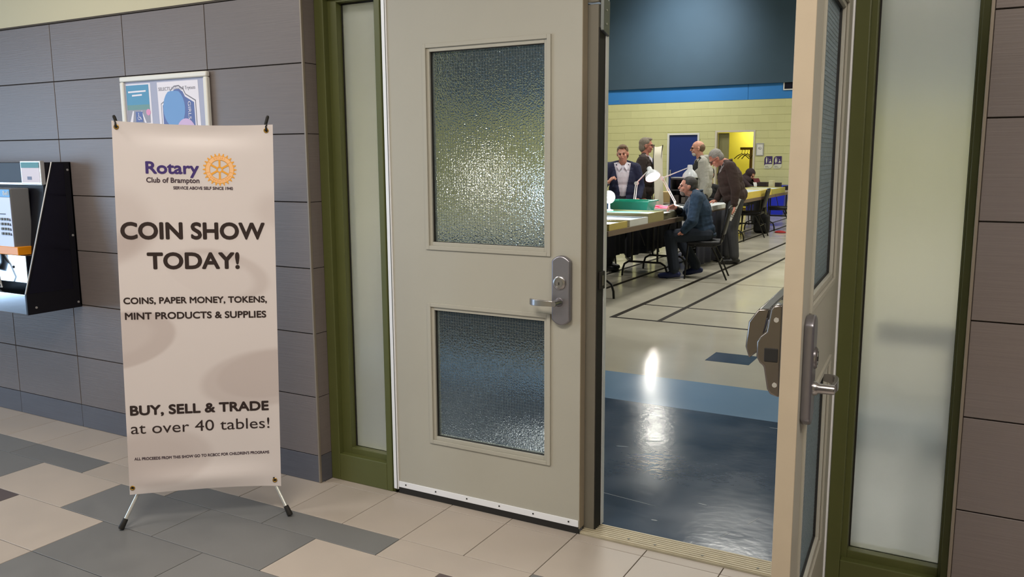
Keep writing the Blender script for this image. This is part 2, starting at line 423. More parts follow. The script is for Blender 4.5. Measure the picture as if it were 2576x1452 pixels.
# ------------------------------------------------------------------ doors
DW, DT, DH = 0.912, 0.045, 2.195
def make_door(name, loc, rz, m):
    """hinge at the local origin, leaf runs to x = m*DW, hallway face at y=0"""
    root = bpy.data.objects.new(name, None); COL.objects.link(root)
    root.location = loc; root.rotation_euler = (0, 0, rz); root['kind'] = 'structure'
    X = lambda u: m*u
    lf = MB()
    u0, u1 = 0.198, 0.768      # opening for the lites
    za, zb, zc, zd = 0.285, 0.888, 1.148, 1.970
    for a, b, c, d in ((0.004, u0, 0.022, DH), (u1, DW-0.002, 0.022, DH), (u0, u1, 0.022, za), (u0, u1, zb, zc), (u0, u1, zd, DH)):
        lf.box(X(a), X(b), 0, DT, c, d)
    lf.build('leaf', M_door, root)
    MB().box(X(DW-0.002), X(DW), 0.0, DT, 0.022, DH).build('leaf_edge', M_edge, root, bevel=0.001, seg=1)
    for z0, z1 in ((za, zb), (zc, zd)):
        for side, (ya, yb) in enumerate(((-0.007, 0.0005), (DT-0.0005, DT+0.007))):
            fm = MB()
            # frame of four mitred-look bars proud of the leaf
            a0, a1, b0, b1 = u0-0.013, u1+0.013, z0-0.015, z1+0.014
            w_ = 0.017
            for (p, q, r_, s_) in ((a0, a0+w_, b0, b1), (a1-w_, a1, b0, b1), (a0+w_, a1-w_, b0, b0+w_), (a0+w_, a1-w_, b1-w_, b1)):
                fm.box(X(p), X(q), ya, yb, r_, s_)
            w2 = 0.018
            yi0, yi1 = (0.001, 0.012) if side == 0 else (DT-0.012, DT-0.001)
            a0, a1, b0, b1 = u0, u1, z0, z1
            for (p, q, r_, s_) in ((a0, a0+w2, b0, b1), (a1-w2, a1, b0, b1), (a0+w2, a1-w2, b0, b0+w2), (a0+w2, a1-w2, b1-w2, b1)):
                fm.box(X(p), X(q), yi0, yi1, r_, s_)
            fm.build('window_frame', M_door, root, bevel=0.0015, seg=2)
        pane = MB().box(X(u0+0.006), X(u1-0.006), 0.020, 0.026, z0+0.006, z1-0.006).build('pane', M_wired, root)
        gk = MB()
        a0, a1, b0, b1 = u0+0.0175, u1-0.0175, z0+0.0175, z1-0.0175
        for (p, q, r_, s_) in ((a0, a0+0.003, b0, b1), (a1-0.002, a1, b0, b1), (a0, a1, b1-0.003, b1), (a0, a1, b0, b0+0.002)):
            gk.box(X(p), X(q), 0.012, 0.020, r_, s_)
        gk.build('gasket', M_black, root)
        wm = MB(); hw = 0.00042
        n = int((u1-u0-0.03)/0.0127)
        for i in range(n+1):
            x = u0+0.016+i*0.0127; wm.box(X(x-hw), X(x+hw), 0.0182, 0.0192, z0+0.01, z1-0.01)
        n = int((z1-z0-0.03)/0.0127)
        for i in range(n+1):
            z = z0+0.016+i*0.0127; wm.box(X(u0+0.01), X(u1-0.01), 0.0182, 0.0192, z-hw, z+hw)
        wmo = wm.build('wire_mesh', M_wire, root, kind='stuff')
    # sweep
    MB().box(X(0.006), X(DW-0.004), -0.004, 0.0, 0.030, 0.058).build('sweep', M_whitealu, root, bevel=0.001, label='white aluminium sweep strip')
    MB().box(X(0.006), X(DW-0.004), -0.003, 0.004, 0.003, 0.031).build('brush_strip', M_black, root)
    for i in range(6):
        u = 0.045 + i*0.164
        MB().lathe([(0.0035, 0), (0.0035, -0.002)], (X(u), -0.004, 0.046), 'y', 8).build('screw', M_dark, root)
    # hardware on the hallway face
    uc = DW-0.078
    zc0, zc1 = 0.865, 1.141
    pts = []
    for k in range(9):
        t = -1+2*k/8; pts.append((X(uc)+0.040*t, zc1-0.020*(abs(t)**2)))
    for k in range(9):
        t = 1-2*k/8; pts.append((X(uc)+0.040*t, zc0+0.020*(abs(t)**2)))
    es_ = MB().prism(pts, 'y', -0.024, 0.0).build('escutcheon', M_plate, root, bevel=0.006, smooth=True, seg=3)
    cy = MB().lathe([(0.027, 0), (0.027, -0.004), (0.023, -0.007), (0.018, -0.007), (0.018, -0.0045), (0.016, -0.0045), (0.016, -0.006), (0.0, -0.006)], (X(uc-0.004), -0.024, 1.034), 'y', 28).build('lock_cylinder', M_chrome, root, smooth=True)
    MB().box(X(uc-0.004)-0.0013, X(uc-0.004)+0.0013, -0.0322, -0.0302, 1.026, 1.037).build('keyhole', M_black, cy)
    xs = X(uc-0.006)
    MB().lathe([(0.018, 0), (0.017, -0.008), (0.0125, -0.012), (0.0120, -0.047), (0.010, -0.050), (0, -0.050)], (xs, -0.024, 0.957), 'y', 20).build('lever_hub', M_chrome, root, smooth=True)
    lv = MB()
    path = [(0.006, -0.062), (-0.010, -0.068), (-0.045, -0.072), (-0.080, -0.070), (-0.100, -0.064), (-0.113, -0.052), (-0.116, -0.040)]
    hs = [0.010, 0.0105, 0.0115, 0.0125, 0.0125, 0.0115, 0.010]
    vs = []
    for (dx, y), h in zip(path, hs):
        x = xs + dx*m
        vs += [(x, y-0.005, 0.957+h), (x, y+0.005, 0.957+h), (x, y+0.006, 0.957-h), (x, y-0.006, 0.957-h)]
    fs = [(0, 1, 2, 3), tuple(range(len(vs)-4, len(vs)))]
    for i in range(len(path)-1):
        for k in range(4): fs.append((i*4+k, i*4+(k+1) % 4, i*4+4+(k+1) % 4, i*4+4+k))
    lv.add(vs, fs).build('lever', M_chrome, root, bevel=0.004, smooth=True, seg=3)
    # exit device on the far face
    y0 = DT
    prof = [(0.0, 1.172), (0.020, 1.170), (0.028, 1.160), (0.036, 1.104), (0.050, 1.092), (0.058, 1.078), (0.058, 1.040), (0.050, 1.026), (0.040, 1.018), (0.030, 0.962), (0.022, 0.950), (0.0, 0.944)]
    ch = MB().prism([(y0+p, z) for p, z in prof], 'x', X(DW-0.004), X(DW-0.095)).build('latch_case', M_case, root, bevel=0.005, smooth=True, seg=3)
    MB().box(X(DW-0.003), X(DW-0.010), y0+0.006, y0+0.040, 1.030, 1.066).build('latch_bolt', M_dark, ch, bevel=0.003)
    for zz, yy_ in ((1.135, 0.014), (0.975, 0.012)):
        MB().lathe([(0.006, 0), (0.005, 0.002)], (X(DW-0.0045) if m > 0 else X(DW-0.0025), y0+yy_, zz), 'x', 12).build('screw', M_alu, ch)
    bar = MB().prism([(y0+0.046, 1.142), (y0+0.074, 1.140), (y0+0.098, 1.105), (y0+0.104, 1.040), (y0+0.094, 1.010), (y0+0.066, 1.035)], 'x', X(DW-0.11), X(0.16))
    bar.build('push_bar', M_case, root, bevel=0.004, smooth=True)
    MB().box(X(DW-0.09), X(0.10), y0, y0+0.048, 1.055, 1.118).build('bar_housing', M_plate, root, bevel=0.003)
    # geared hinge along the hinge edge
    MB().box(X(-0.022), X(0.004), -0.006, 0.030, 0.018, DH).build('hinge', M_whitealu, root, bevel=0.003, label='white aluminium continuous hinge')
    MB().box(X(-0.004), X(0.0), -0.0065, -0.003, 0.018, DH).build('hinge_groove', M_dgrey, root)
    return root
make_door('door_1', (-2.283, 0.085, 0), 0, 1)
make_door('door_2', (-0.424, 0.060, 0), math.radians(93.4), -1)

# ------------------------------------------------------------------ removable centre mullion
mu = thing('door_mullion', 'grey steel centre post between the closed door and the open doorway', 'mullion', (-1.345, 0.16, 0.0))
MB().box(-0.036, 0.017, -0.029, 0.026, 0.0, 2.085).build('post', M_mull, mu, bevel=0.003)
MB().box(-0.036, 0.017, -0.029, 0.026, 2.092, 2.205).build('post_head', M_mull, mu, bevel=0.003)
MB().box(0.017, 0.021, -0.026, 0.030, 0.004, 2.0).build('gasket', M_black, mu)
MB().box(0.010, 0.024, 0.030, 0.056, 0.012, 2.2).build('stop_strip', M_whitealu, mu)
st = MB().box(0.017, 0.030, -0.012, 0.030, 1.005, 1.075).build('strike', M_black, mu, bevel=0.002)
MB().box(0.029, 0.033, -0.002, 0.012, 1.02, 1.06).build('strike_lip', M_dgrey, st)
br = MB().prism([(-0.018, 1.99), (0.040, 1.972), (0.042, 2.10), (-0.016, 2.115)], 'x', 0.018, 0.034).build('bracket', M_bracket, mu, bevel=0.003)
for zz in (2.015, 2.065): MB().lathe([(0.004, 0), (0.004, 0.003)], (0.034, 0.006, zz), 'x', 10).build('screw', M_alu, br)

# ------------------------------------------------------------------ sports hall shell
gf = structure(MB().box(-16, 5, 2.615, 20.3, -0.1, 0.0).build('floor_hall', M_gfloor))
MB().box(-16, 5, 0.205, 1.968, -0.1, 0.0).build('floor_border', M_gdark, gf, label='dark blue vinyl border')
MB().box(-16, 5, 1.968, 2.615, -0.1, 0.0).build('floor_band', M_glight, gf, label='light blue vinyl band')
MB().box(-1.797, -1.470, 3.245, 3.545, -0.0005, 0.0012).build('floor_marking', M_gdark, gf, label='dark blue vinyl inlay')
M_scuff = mat('scuff_white', (150, 160, 168), 0.6)
for x, y, a, L, w_ in ((-1.50, 1.32, 0.5, 0.11, 0.006), (-1.62, 1.16, 0.35, 0.07, 0.008), (-1.02, 0.62, -0.1, 0.05, 0.006), (-1.35, 0.52, -0.12, 0.34, 0.003), (-0.78, 0.55, 1.3, 0.10, 0.002), (-0.98, 1.85, 0.0, 0.06, 0.004), (-0.85, 0.36, 1.2, 0.06, 0.003), (-1.15, 0.36, 0.1, 0.03, 0.008)):
    o_ = MB().prism([(-L/2, 0), (-L*.3, -w_/2), (L*.3, -w_/2), (L/2, 0), (L*.2, w_/2), (-L*.3, w_/2)], 'z', 0.0, 0.0006).build('scuff', M_scuff, gf); o_.location = (x, y, 0); o_.rotation_euler = (0, 0, a)
def fline(x0, x1, y0, y1, m=M_line, h=0.0015):
    MB().box(x0, x1, y0, y1, -0.0005, h).build('line_marking', m, gf)
fline(-3.108, -3.056, 4.51, 19.9); fline(-2.645, -2.600, 4.51, 19.9)
fline(-3.108, 3, 4.515, 4.555, h=0.0017); fline(-3.056, 3, 5.318, 5.350, h=0.0013)
fline(-3.868, -3.815, 4.51, 19.9); fline(-4.325, -4.275, 4.51, 19.9); fline(-8.4, -8.35, 4.5, 19.9)
for y in (7.14, 9.50, 11.15, 13.12, 15.14, 17.1): fline(-12, 3, y-0.012, y+0.012, M_seam, 0.0008)
structure(MB().box(-16.2, -16, 0.25, 20.3, 0, 6.2).build('wall_hall_left', M_block))
structure(MB().box(5, 5.2, 0.25, 20.3, 0, 6.2).build('wall_hall_right', M_block))
gw = MB().box(-16, -9.0, 0.25, 0.32, 0, 6.2); gw.box(-9.0, XL, 0.25, 0.32, 0, 6.2); gw.box(XR, 5, 0.25, 0.32, 0, 6.2); gw.box(XL, XR, 0.25, 0.32, 2.305, 6.2)
structure(gw.build('wall_hall_front', M_teal))
structure(MB().box(-16.2, 5.2, 0.25, 20.3, 6.2, 6.3).build('ceiling_hall', M_teal))
# far wall: block-work with two openings, blue band, overhanging grey-teal panel
Y = 20.0
D1 = (-7.93, -7.03, 2.12)     # closed navy door
D2 = (-6.60, -5.53, 2.17)     # lit corridor opening
fw = MB()
for a, b, c, d in ((-16, D1[0], 0, 2.95), (D1[0], D1[1], D1[2], 2.95), (D1[1], D2[0], 0, 2.95), (D2[0], D2[1], D2[2], 2.95), (D2[1], 5, 0, 2.95)):
    fw.box(a, b, Y+0.008, Y+0.25, c, d)
farw = structure(fw.build('wall_far', M_mortar))
bm0 = None
for r in range(15):
    z0 = 2.95 - (r+1)*0.2
    for i in range(-1, 17):
        a = -11.2 + i*0.4 + (0.2 if r % 2 else 0); b = a+0.4
        spans = [(a, b)]
        for dx0, dx1, dz in (D1, D2):
            if z0+0.1 < dz:
                ns = []
                for p, q in spans:
                    if q <= dx0 or p >= dx1: ns.append((p, q))
                    else:
                        if p < dx0-0.06: ns.append((p, dx0))
                        if q > dx1+0.06: ns.append((dx1, q))
                spans = ns
        for p, q in spans:
            if q-p > 0.399 and bm0 is not None:
                o = bm0.copy(); COL.objects.link(o)
            else:
                h = (q-p)/2-0.0006
                o = MB().box(-h, h, 0, 0.012, 0.0025, 0.1975).build('block', M_block, farw)
                if q-p > 0.399: bm0 = o
            o.location = ((p+q)/2, Y, z0)
for a, b in ((-16, -9.3), (-9.3, -5.765), (-5.757, -1.8), (-1.792, 5)):
    structure(MB().box(a, b, Y-0.01, Y+0.25, 2.95, 3.5).build('trim_7', M_blueband))
structure(MB().box(-16, 5, Y-0.10, Y+0.25, 3.345, 6.2).build('wall_upper_hall', M_teal, bevel=0.004))
# door leaf and frames
df = MB()
for a, b, dz in (D1, D2):
    df.box(a-0.0, a+0.05, Y-0.02, Y+0.12, 0, dz); df.box(b-0.05, b, Y-0.02, Y+0.12, 0, dz); df.box(a+0.05, b-0.05, Y-0.02, Y+0.12, dz-0.05, dz)
    (df.build('door_3', M_white) if a == D1[0] else df.build('door_4', M_offwhite))['kind'] = 'structure'
    df = MB()
MB().box(D1[0]+0.05, D1[1]-0.05, Y+0.03, Y+0.07, 0.005, D1[2]-0.05).build('door_leaf', M_navy, bpy.data.objects['door_3'])
MB().box(D1[0]+0.09, D1[0]+0.12, Y-0.03, Y+0.03, 0.95, 1.12).build('door_handle', M_alu, bpy.data.objects['door_3'], bevel=0.004)
# corridor behind the opening
cr = MB().box(-7.6, -4.6, Y+2.2, Y+2.3, 0, 2.6); cr.box(-7.7, -7.6, Y+0.25, Y+2.3, 0, 2.6); cr.box(-4.6, -4.5, Y+0.25, Y+2.3, 0, 2.6); cr.box(-7.7, -4.5, Y+0.25, Y+2.3, 2.6, 2.7)
structure(cr.build('wall_corridor', M_yell))
structure(MB().box(-7.7, -4.5, Y+0.25, Y+2.3, -0.1, 0.0).build('floor_corridor', M_gfloor))
area('corridor_lamp_light', (-5.9, Y+1.75, 2.55), 0.5, 28, (1.0, 0.92, 0.6), aim=(-5.9, Y+1.9, 0), sizey=0.3)
MB().box(-6.545, -6.26, Y+0.13, Y+0.17, 0.01, 2.1).build('door_leaf', mat('olive_door', (128, 124, 84), 0.5), bpy.data.objects['door_4'], label='open olive door leaf')


# ------------------------------------------------------------------ banner on its X stand
def flat(name, rgb, rough=0.55): return mat(name, rgb, rough)
BN = thing('banner_stand', 'white coin show banner hung on an X stand in front of the tiled wall', 'banner', (-2.819, -0.542, 0), math.radians(40.43))
LC, LS = math.cos(math.radians(1.4)), math.sin(math.radians(1.4))
def bdepth(s, h):
    e = 1-(s/0.31)**2
    y = -0.016*math.exp(-((h-0.055)/0.045)**2)*max(e, 0) + 0.012*math.exp(-((h-1.50)/0.05)**2)*max(e, 0)
    y += 0.0035*math.sin(6*s+2.3*h) + 0.003*math.sin(4.2*h+1.0) + 0.004*math.sin(9*s)*math.exp(-((h-0.1)/0.25)**2)
    return y
def BP(s, h, dy=0.0):
    e = max(0, 1-(s/0.305)**2)
    hh = h - 0.010*e*max(0, (h-1.40)/0.135)**2 + 0.010*e*max(0, (0.12-h)/0.12)**2
    return (s*LC + hh*LS, bdepth(s, h)+dy, 0.13 - s*LS + hh*LC)
def banner_material():
    m = bpy.data.materials.new('banner_print'); m.use_nodes = True
    nt = m.node_tree; p = nt.nodes['Principled BSDF']; p.inputs['Roughness'].default_value = 0.36
    uv = nt.nodes.new('ShaderNodeUVMap')
    acc = None
    # faint photographs of coins: (centre s,h, radii, angle, darkness, softness)
    for (cx, cy, rx, ry, ang, dk, soft, inner) in (
        (-0.32, 0.655, 0.225, 0.115, 12, 0.17, 0.06, 0), (-0.345, 0.665, 0.16, 0.075, 12, -0.05, 0.2, 0),
        (0.075, 0.925, 0.205, 0.100, -12, 0.12, 0.10, 0), (0.045, 0.918, 0.175, 0.085, -12, -0.10, 0.15, 0),
        (0.255, 0.485, 0.265, 0.122, 8, 0.13, 0.10, 0), (0.275, 0.50, 0.22, 0.10, 8, 0.05, 0.08, 0),
        (-0.20, 0.155, 0.225, 0.125, 4, 0.11, 0.12, 0), (-0.22, 0.16, 0.17, 0.09, 4, 0.04, 0.3, 0),
        (-0.30, 1.13, 0.13, 0.14, 30, 0.10, 0.35, 0), (-0.33, 1.02, 0.16, 0.055, 25, 0.12, 0.4, 0),
        (0.32, 1.19, 0.09, 0.07, 0, 0.10, 0.5, 0)):
        mp = nt.nodes.new('ShaderNodeMapping'); mp.vector_type = 'TEXTURE'
        mp.inputs['Location'].default_value = (cx, cy, 0); mp.inputs['Rotation'].default_value = (0, 0, math.radians(ang)); mp.inputs['Scale'].default_value = (rx, ry, 1)
        nt.links.new(uv.outputs[0], mp.inputs[0])
        ln = nt.nodes.new('ShaderNodeVectorMath'); ln.operation = 'LENGTH'; nt.links.new(mp.outputs[0], ln.inputs[0])
        mr = nt.nodes.new('ShaderNodeMapRange'); mr.interpolation_type = 'SMOOTHSTEP'
        mr.inputs[1].default_value = 1-soft; mr.inputs[2].default_value = 1+soft; mr.inputs[3].default_value = dk*1.5; mr.inputs[4].default_value = 0
        nt.links.new(ln.outputs['Value'], mr.inputs[0])
        if acc is None: acc = mr.outputs[0]
        else:
            a = nt.nodes.new('ShaderNodeMath'); nt.links.new(acc, a.inputs[0]); nt.links.new(mr.outputs[0], a.inputs[1]); acc = a.outputs[0]
    mx = nt.nodes.new('ShaderNodeMixRGB'); mx.inputs[1].default_value = (*lin((220, 212, 213)), 1); mx.inputs[2].default_value = (*lin((120, 84, 70)), 1)
    nt.links.new(acc, mx.inputs[0]); nt.links.new(mx.outputs[0], p.inputs['Base Color'])
    return m
M_banner = banner_material()
M_bback = flat('banner_back', (225, 215, 205))
def sheet():
    NS, NH = 30, 76
    me = bpy.data.meshes.new('banner_sheet')
    vs, uvs, fs = [], [], []
    for j in range(NH+1):
        for i in range(NS+1):
            s = -0.305+0.61*i/NS; h = 1.535*j/NH
            vs.append(BP(s, h)); uvs.append((s, h))
    n0 = len(vs)
    vs += [(x, y+0.0012, z) for x, y, z in vs]
    W = NS+1
    for j in range(NH):
        for i in range(NS):
            a = j*W+i; fs.append((a, a+1, a+W+1, a+W)); fs.append((n0+a, n0+a+W, n0+a+W+1, n0+a+1))
    for i in range(NS): fs += [(i+1, i, n0+i, n0+i+1), (NH*W+i, NH*W+i+1, n0+NH*W+i+1, n0+NH*W+i)]
    for j in range(NH): fs += [(j*W, (j+1)*W, n0+(j+1)*W, n0+j*W), ((j+1)*W+NS, j*W+NS, n0+j*W+NS, n0+(j+1)*W+NS)]
    me.from_pydata(vs, [], fs)
    ul = me.uv_layers.new(name='print')
    for lp in me.loops: ul.data[lp.index].uv = uvs[lp.vertex_index % n0]
    me.materials.append(M_banner)
    for p in me.polygons: p.use_smooth = True
    o = bpy.data.objects.new('banner_sheet', me); COL.objects.link(o); o.parent = BN
    try: me.set_sharp_from_angle(angle=math.radians(60))
    except Exception: pass
    return o
SH = sheet()
M_ink = flat('ink_brown_black', (46, 33, 33), 0.4); M_purple = flat('ink_purple', (66, 48, 118), 0.4); M_ink2 = flat('ink_plum', (70, 54, 66), 0.4)
M_gold = flat('ink_gold', (242, 170, 62), 0.4); M_peach = flat('ink_peach', (250, 200, 150), 0.4)
def lettering(body, s0, h0, width, cap, m, bold, capr=0.70):
    """each line of print; weight is added by stacking slightly shifted strokes of the same ink"""
    b = bold*cap*0.9
    vs, fs = text_mesh(body, width-2*b, cap-2*b, 0.0, cap=capr)
    mb = MB()
    n = 8 if b > 0 else 1
    for k in range(n):
        a = 2*PI*k/n
        ox, oy = (b+b*math.cos(a), b+b*math.sin(a)) if n > 1 else (0, 0)
        mb.add([BP(s0+x+ox, h0+y+oy, -0.0016-0.00002*k) for x, y in vs], fs)
    mb.build('lettering', m, SH)
lettering('Rotary', -0.187, 1.331, 0.203, 0.050, M_purple, 0.045)
lettering('Club of Brampton', -0.186, 1.296, 0.202, 0.021, M_ink2, 0.04)
lettering('SERVICE ABOVE SELF SINCE 1940', -0.085, 1.270, 0.229, 0.0125, M_ink2, 0.05)
lettering('COIN SHOW', -0.291, 1.069, 0.556, 0.071, M_ink, 0.05)
lettering('TODAY!', -0.196, 0.948, 0.358, 0.070, M_ink, 0.05)
lettering('COINS, PAPER MONEY, TOKENS,', -0.292, 0.807, 0.558, 0.0275, M_ink, 0.045)
lettering('MINT PRODUCTS & SUPPLIES', -0.289, 0.743, 0.551, 0.0295, M_ink, 0.045)
lettering('BUY, SELL & TRADE', -0.288, 0.341, 0.550, 0.043, M_ink, 0.055)
lettering('at over 40 tables!', -0.288, 0.263, 0.551, 0.047, M_ink, 0.0)
lettering("ALL PROCEEDS FROM THIS SHOW GO TO RCBCC FOR CHILDREN'S PROGRAMS", -0.280, 0.149, 0.539, 0.0125, M_ink2, 0.04)
# gear wheel emblem
def emblem():
    cx, cy = 0.095, 1.351
    P = lambda r, a, dy: BP(cx+r*math.cos(a), cy+r*math.sin(a), dy)
    g = MB(); n = 24
    # toothed rim
    for k in range(n):
        a = 2*PI*k/n + PI/2
        d = 2*PI/n
        g.add([P(.0555, a-d*.5, -.0018), P(.0555, a-d*.26, -.0018), P(.0650, a-d*.10, -.0018), P(.0650, a+d*.10, -.0018), P(.0555, a+d*.26, -.0018), P(.0555, a+d*.5, -.0018), P(.0535, a+d*.5, -.0018), P(.0535, a-d*.5, -.0018)], [tuple(range(8))])
    def annulus(mb, r0, r1, dy, n=48):
        mb.add([P(r, 2*PI*k/n, dy) for r in (r0, r1) for k in range(n)], [(k, (k+1) % n, n+(k+1) % n, n+k) for k in range(n)])
    annulus(g, .0375, .0395, -.0022)
    annulus(g, .0075, .0125, -.0022)
    for k in range(6):
        a = k*PI/3+PI/2; u = (math.cos(a), math.sin(a)); v = (-u[1], u[0])
        q = lambda r, w_: BP(cx+u[0]*r+v[0]*w_, cy+u[1]*r+v[1]*w_, -.0021)
        g.add([q(.0115, -.0036), q(.038, -.0040), q(.038, .0040), q(.0115, .0036)], [(0, 1, 2, 3)])
    for a in (0.2*PI, 0.8*PI, 1.08*PI, 1.92*PI):
        u = (math.cos(a), math.sin(a)); v = (-u[1], u[0])
        q = lambda r, w_: BP(cx+u[0]*r+v[0]*w_, cy+u[1]*r+v[1]*w_, -.0024)
        g.add([q(.039, -.0006), q(.054, -.0006), q(.054, .0006), q(.039, .0006)], [(0, 1, 2, 3)])
    # tiny letters round the rim
    for txt, mid, flip in (('ROTARY', PI/2, 1), ('INTERNATIONAL', 1.5*PI, -1)):
        for i, chr_ in enumerate(txt):
            a = mid - flip*(i-(len(txt)-1)/2)*0.17
            vs, fs = text_mesh(chr_, 0.0045 if chr_ != 'I' else 0.0012, 0.0068, 0.02)
            u = (math.cos(a), math.sin(a)); t = (u[1]*flip, -u[0]*flip); r = Vector((u[0]*flip, u[1]*flip))
            g.add([BP(cx+u[0]*0.0462+t[0]*(x-.00225)+r[0]*(y-.0034), cy+u[1]*0.0462+t[1]*(x-.00225)+r[1]*(y-.0034), -.0026) for x, y in vs], fs)
    em = g.build('emblem', M_gold, SH, label='golden gear wheel emblem with six spokes')
    p = MB(); annulus(p, .0395, .0540, -.0014); p.build('emblem_ring', M_peach, SH)
emblem()
# grommets, hooks, poles
M_brass = mat('brass', (190, 150, 70), 0.3, metal=0.9)
for s, h in ((-0.288, 1.512), (0.279, 1.512), (-0.292, 0.030), (0.280, 0.028)):
    x, y, z = BP(s, h, -0.003)
    g = MB(); N = 20
    for k in range(N):
        a0, a1 = 2*PI*k/N, 2*PI*(k+1)/N
        g.add([(x+r*math.cos(a), y+dy, z+r*math.sin(a)) for a in (a0, a1) for r, dy in ((.0052, 0), (.0075, -.002), (.0100, 0))], [(0, 1, 4, 3), (1, 2, 5, 4)])
    g.build('grommet', M_brass, SH, smooth='all')
    MB().lathe([(.0053, 0), (.0053, .0012)], (x, y-.0002, z), 'y', 14).build('grommet_hole', M_black, SH)
M_pole = mat('silver_pole', (215, 215, 212), 0.3, metal=0.6)
hub = (0.010, 0.150, 0.72)
for sx, fx_, tx in ((1, -0.333, 0.318), (-1, 0.333, -0.262)):
    foot = (fx_, -0.030, 0.022)
    mid = (fx_*0.80, 0.034, 0.155)
    x, y, z = BP(0.279 if sx > 0 else -0.288, 1.512)
    top = (x + 0.008*sx*1.0, 0.012, 1.690)
    MB().tube([foot, mid, (hub[0]-0.02*sx, hub[1]-.012, hub[2])], 0.0075).build('pole', M_pole, BN, smooth=True)
    MB().tube([(hub[0]-0.02*sx, hub[1]-.012, hub[2]), top], 0.0042).build('rod', M_black, BN, smooth=True)
    d = (Vector(mid)-Vector(foot)).normalized()
    MB().tube([Vector(foot)-d*0.0205, Vector(foot)-d*0.016, Vector(foot)+d*0.024], [0.010, 0.0125, 0.0105], 14).build('rubber_foot', M_black, BN, smooth=True)
    d2 = (Vector(top)-Vector(hub)).normalized()
    MB().tube([Vector(top)-d2*0.034, Vector(top)-d2*0.003, Vector(top)+d2*0.003], [0.0062, 0.0066, 0.004], 12).build('tip', M_black, BN, smooth=True)
    # hook that holds the grommet
    MB().tube([Vector(top)-d2*0.03, (x+0.004*sx, 0.002, z+0.022), (x, -0.005, z+0.017), (x+0.001, -0.008, z+0.004), (x+.001, -0.004, z-0.002)], [0.003, .003, 0.0032, 0.0045, 0.0045], 8).build('hook', M_black, BN, smooth=True)
MB().tube([hub, (0.02, 0.42, 0.012)], 0.0075).build('pole', M_pole, BN, smooth=True)
MB().tube([(0.0196, 0.405, 0.037), (0.02, 0.42, 0.0125), (0.02, 0.424, 0.004)], [0.010, 0.0125, 0.010], 14).build('rubber_foot', M_black, BN, smooth=True)
MB().lathe([(0.02, -0.02), (0.028, -0.01), (0.028, 0.01), (0.02, 0.02)], hub, 'y', 16).build('hub', M_black, BN, smooth=True)
for s, h in ((-0.292, 0.030), (0.280, 0.028)):
    x, y, z = BP(s, h)
    MB().tube([(x, y-0.004, z), (x, y+0.02, z+.003), (x*1.0-0.004*(1 if s > 0 else -1), 0.0, z+0.012)], 0.0035, 8).build('hook', M_black, BN, smooth=True)

# ------------------------------------------------------------------ notice frame on the tiled wall
NF = thing('notice_frame', 'white snap notice frame on tiled wall above the banner, holding two posters', 'frame', (-3.578, 0.0, 1.0))
def frame4(mb, x0, x1, z0, z1, w_, y0, y1):
    mb.box(x0, x1, y0, y1, z1-w_, z1); mb.box(x0, x1, y0, y1, z0, z0+w_); mb.box(x0, x0+w_, y0, y1, z0+w_, z1-w_); mb.box(x1-w_, x1, y0, y1, z0+w_, z1-w_)
m_ = MB(); frame4(m_, -0.312, 0.318, 0.02, 0.930, 0.026, -0.026, -0.002)
m_.build('frame', M_white, NF, bevel=0.006, smooth=True)
MB().box(-0.29, 0.296, -0.014, -0.003, 0.04, 0.91).build('backing', flat('backing_lilac', (168, 172, 196)), NF)
M_p1 = flat('poster_teal', (84, 148, 186)); M_pw = flat('poster_white', (232, 228, 238)); M_pg = flat('poster_green', (110, 150, 150)); M_pgr = flat('poster_grey', (150, 150, 165))
M_pb = flat('poster_blue', (112, 156, 210)); M_pn = flat('poster_navy', (92, 110, 168)); M_pp = flat('poster_pink', (222, 150, 190)); M_pl = flat('poster_lilac', (206, 180, 220))
def quad(mb, pts, y): return mb.add([(x, y, z) for x, z in pts], [tuple(range(len(pts)))])
pa = quad(MB(), [(-0.274, 0.56), (-0.090, 0.56), (-0.094, 0.893), (-0.278, 0.893)], -0.0145).build('poster', M_pw, NF, label='teal accessibility poster')
quad(MB(), [(-0.276, 0.79), (-0.106, 0.79), (-0.107, 0.887), (-0.277, 0.887)], -0.0150).build('print', M_p1, pa)
quad(MB(), [(-0.276, 0.765), (-0.106, 0.765), (-0.106, 0.79), (-0.276, 0.79)], -0.0150).build('print', M_pg, pa)
quad(MB(), [(-0.275, 0.700), (-0.106, 0.700), (-0.106, 0.765), (-0.275, 0.765)], -0.0150).build('print', M_pgr, pa)
q1 = MB()
for i, (a, b) in enumerate(((-0.262, -0.128), (-0.234, -0.158))): quad(q1, [(a, 0.850-i*.018), (b, 0.852-i*.018), (b, 0.860-i*.018), (a, 0.858-i*.018)], -0.0155)
quad(q1, [(-0.262, 0.701), (-0.236, 0.760), (-0.226, 0.760), (-0.240, 0.701)], -0.0155); quad(q1, [(-0.150, 0.701), (-0.170, 0.760), (-0.166, 0.760), (-0.136, 0.701)], -0.0155)
q1.build('print', M_pw, pa)
quad(MB(), [(-0.215, 0.706), (-0.162, 0.706), (-0.162, 0.756), (-0.215, 0.756)], -0.0156).build('print', M_pn, pa)
wc = MB()      # wheelchair symbol
for k in range(14):
    a0, a1 = math.radians(-200+k*17), math.radians(-200+(k+1)*17)
    wc.add([(-0.190+r*math.cos(a), -0.0161, 0.726+r*math.sin(a)) for a in (a0, a1) for r in (.0085, .0110)], [(0, 1, 3, 2)])
quad(wc, [(-0.194, 0.730), (-0.190, 0.730), (-0.190, 0.744), (-0.194, 0.744)], -.0161); quad(wc, [(-0.193, 0.728), (-0.180, 0.728), (-0.180, 0.731), (-0.193, 0.731)], -.0161)
quad(wc, [(-0.181, 0.730), (-0.178, 0.731), (-0.171, 0.717), (-0.174, 0.716)], -.0161)
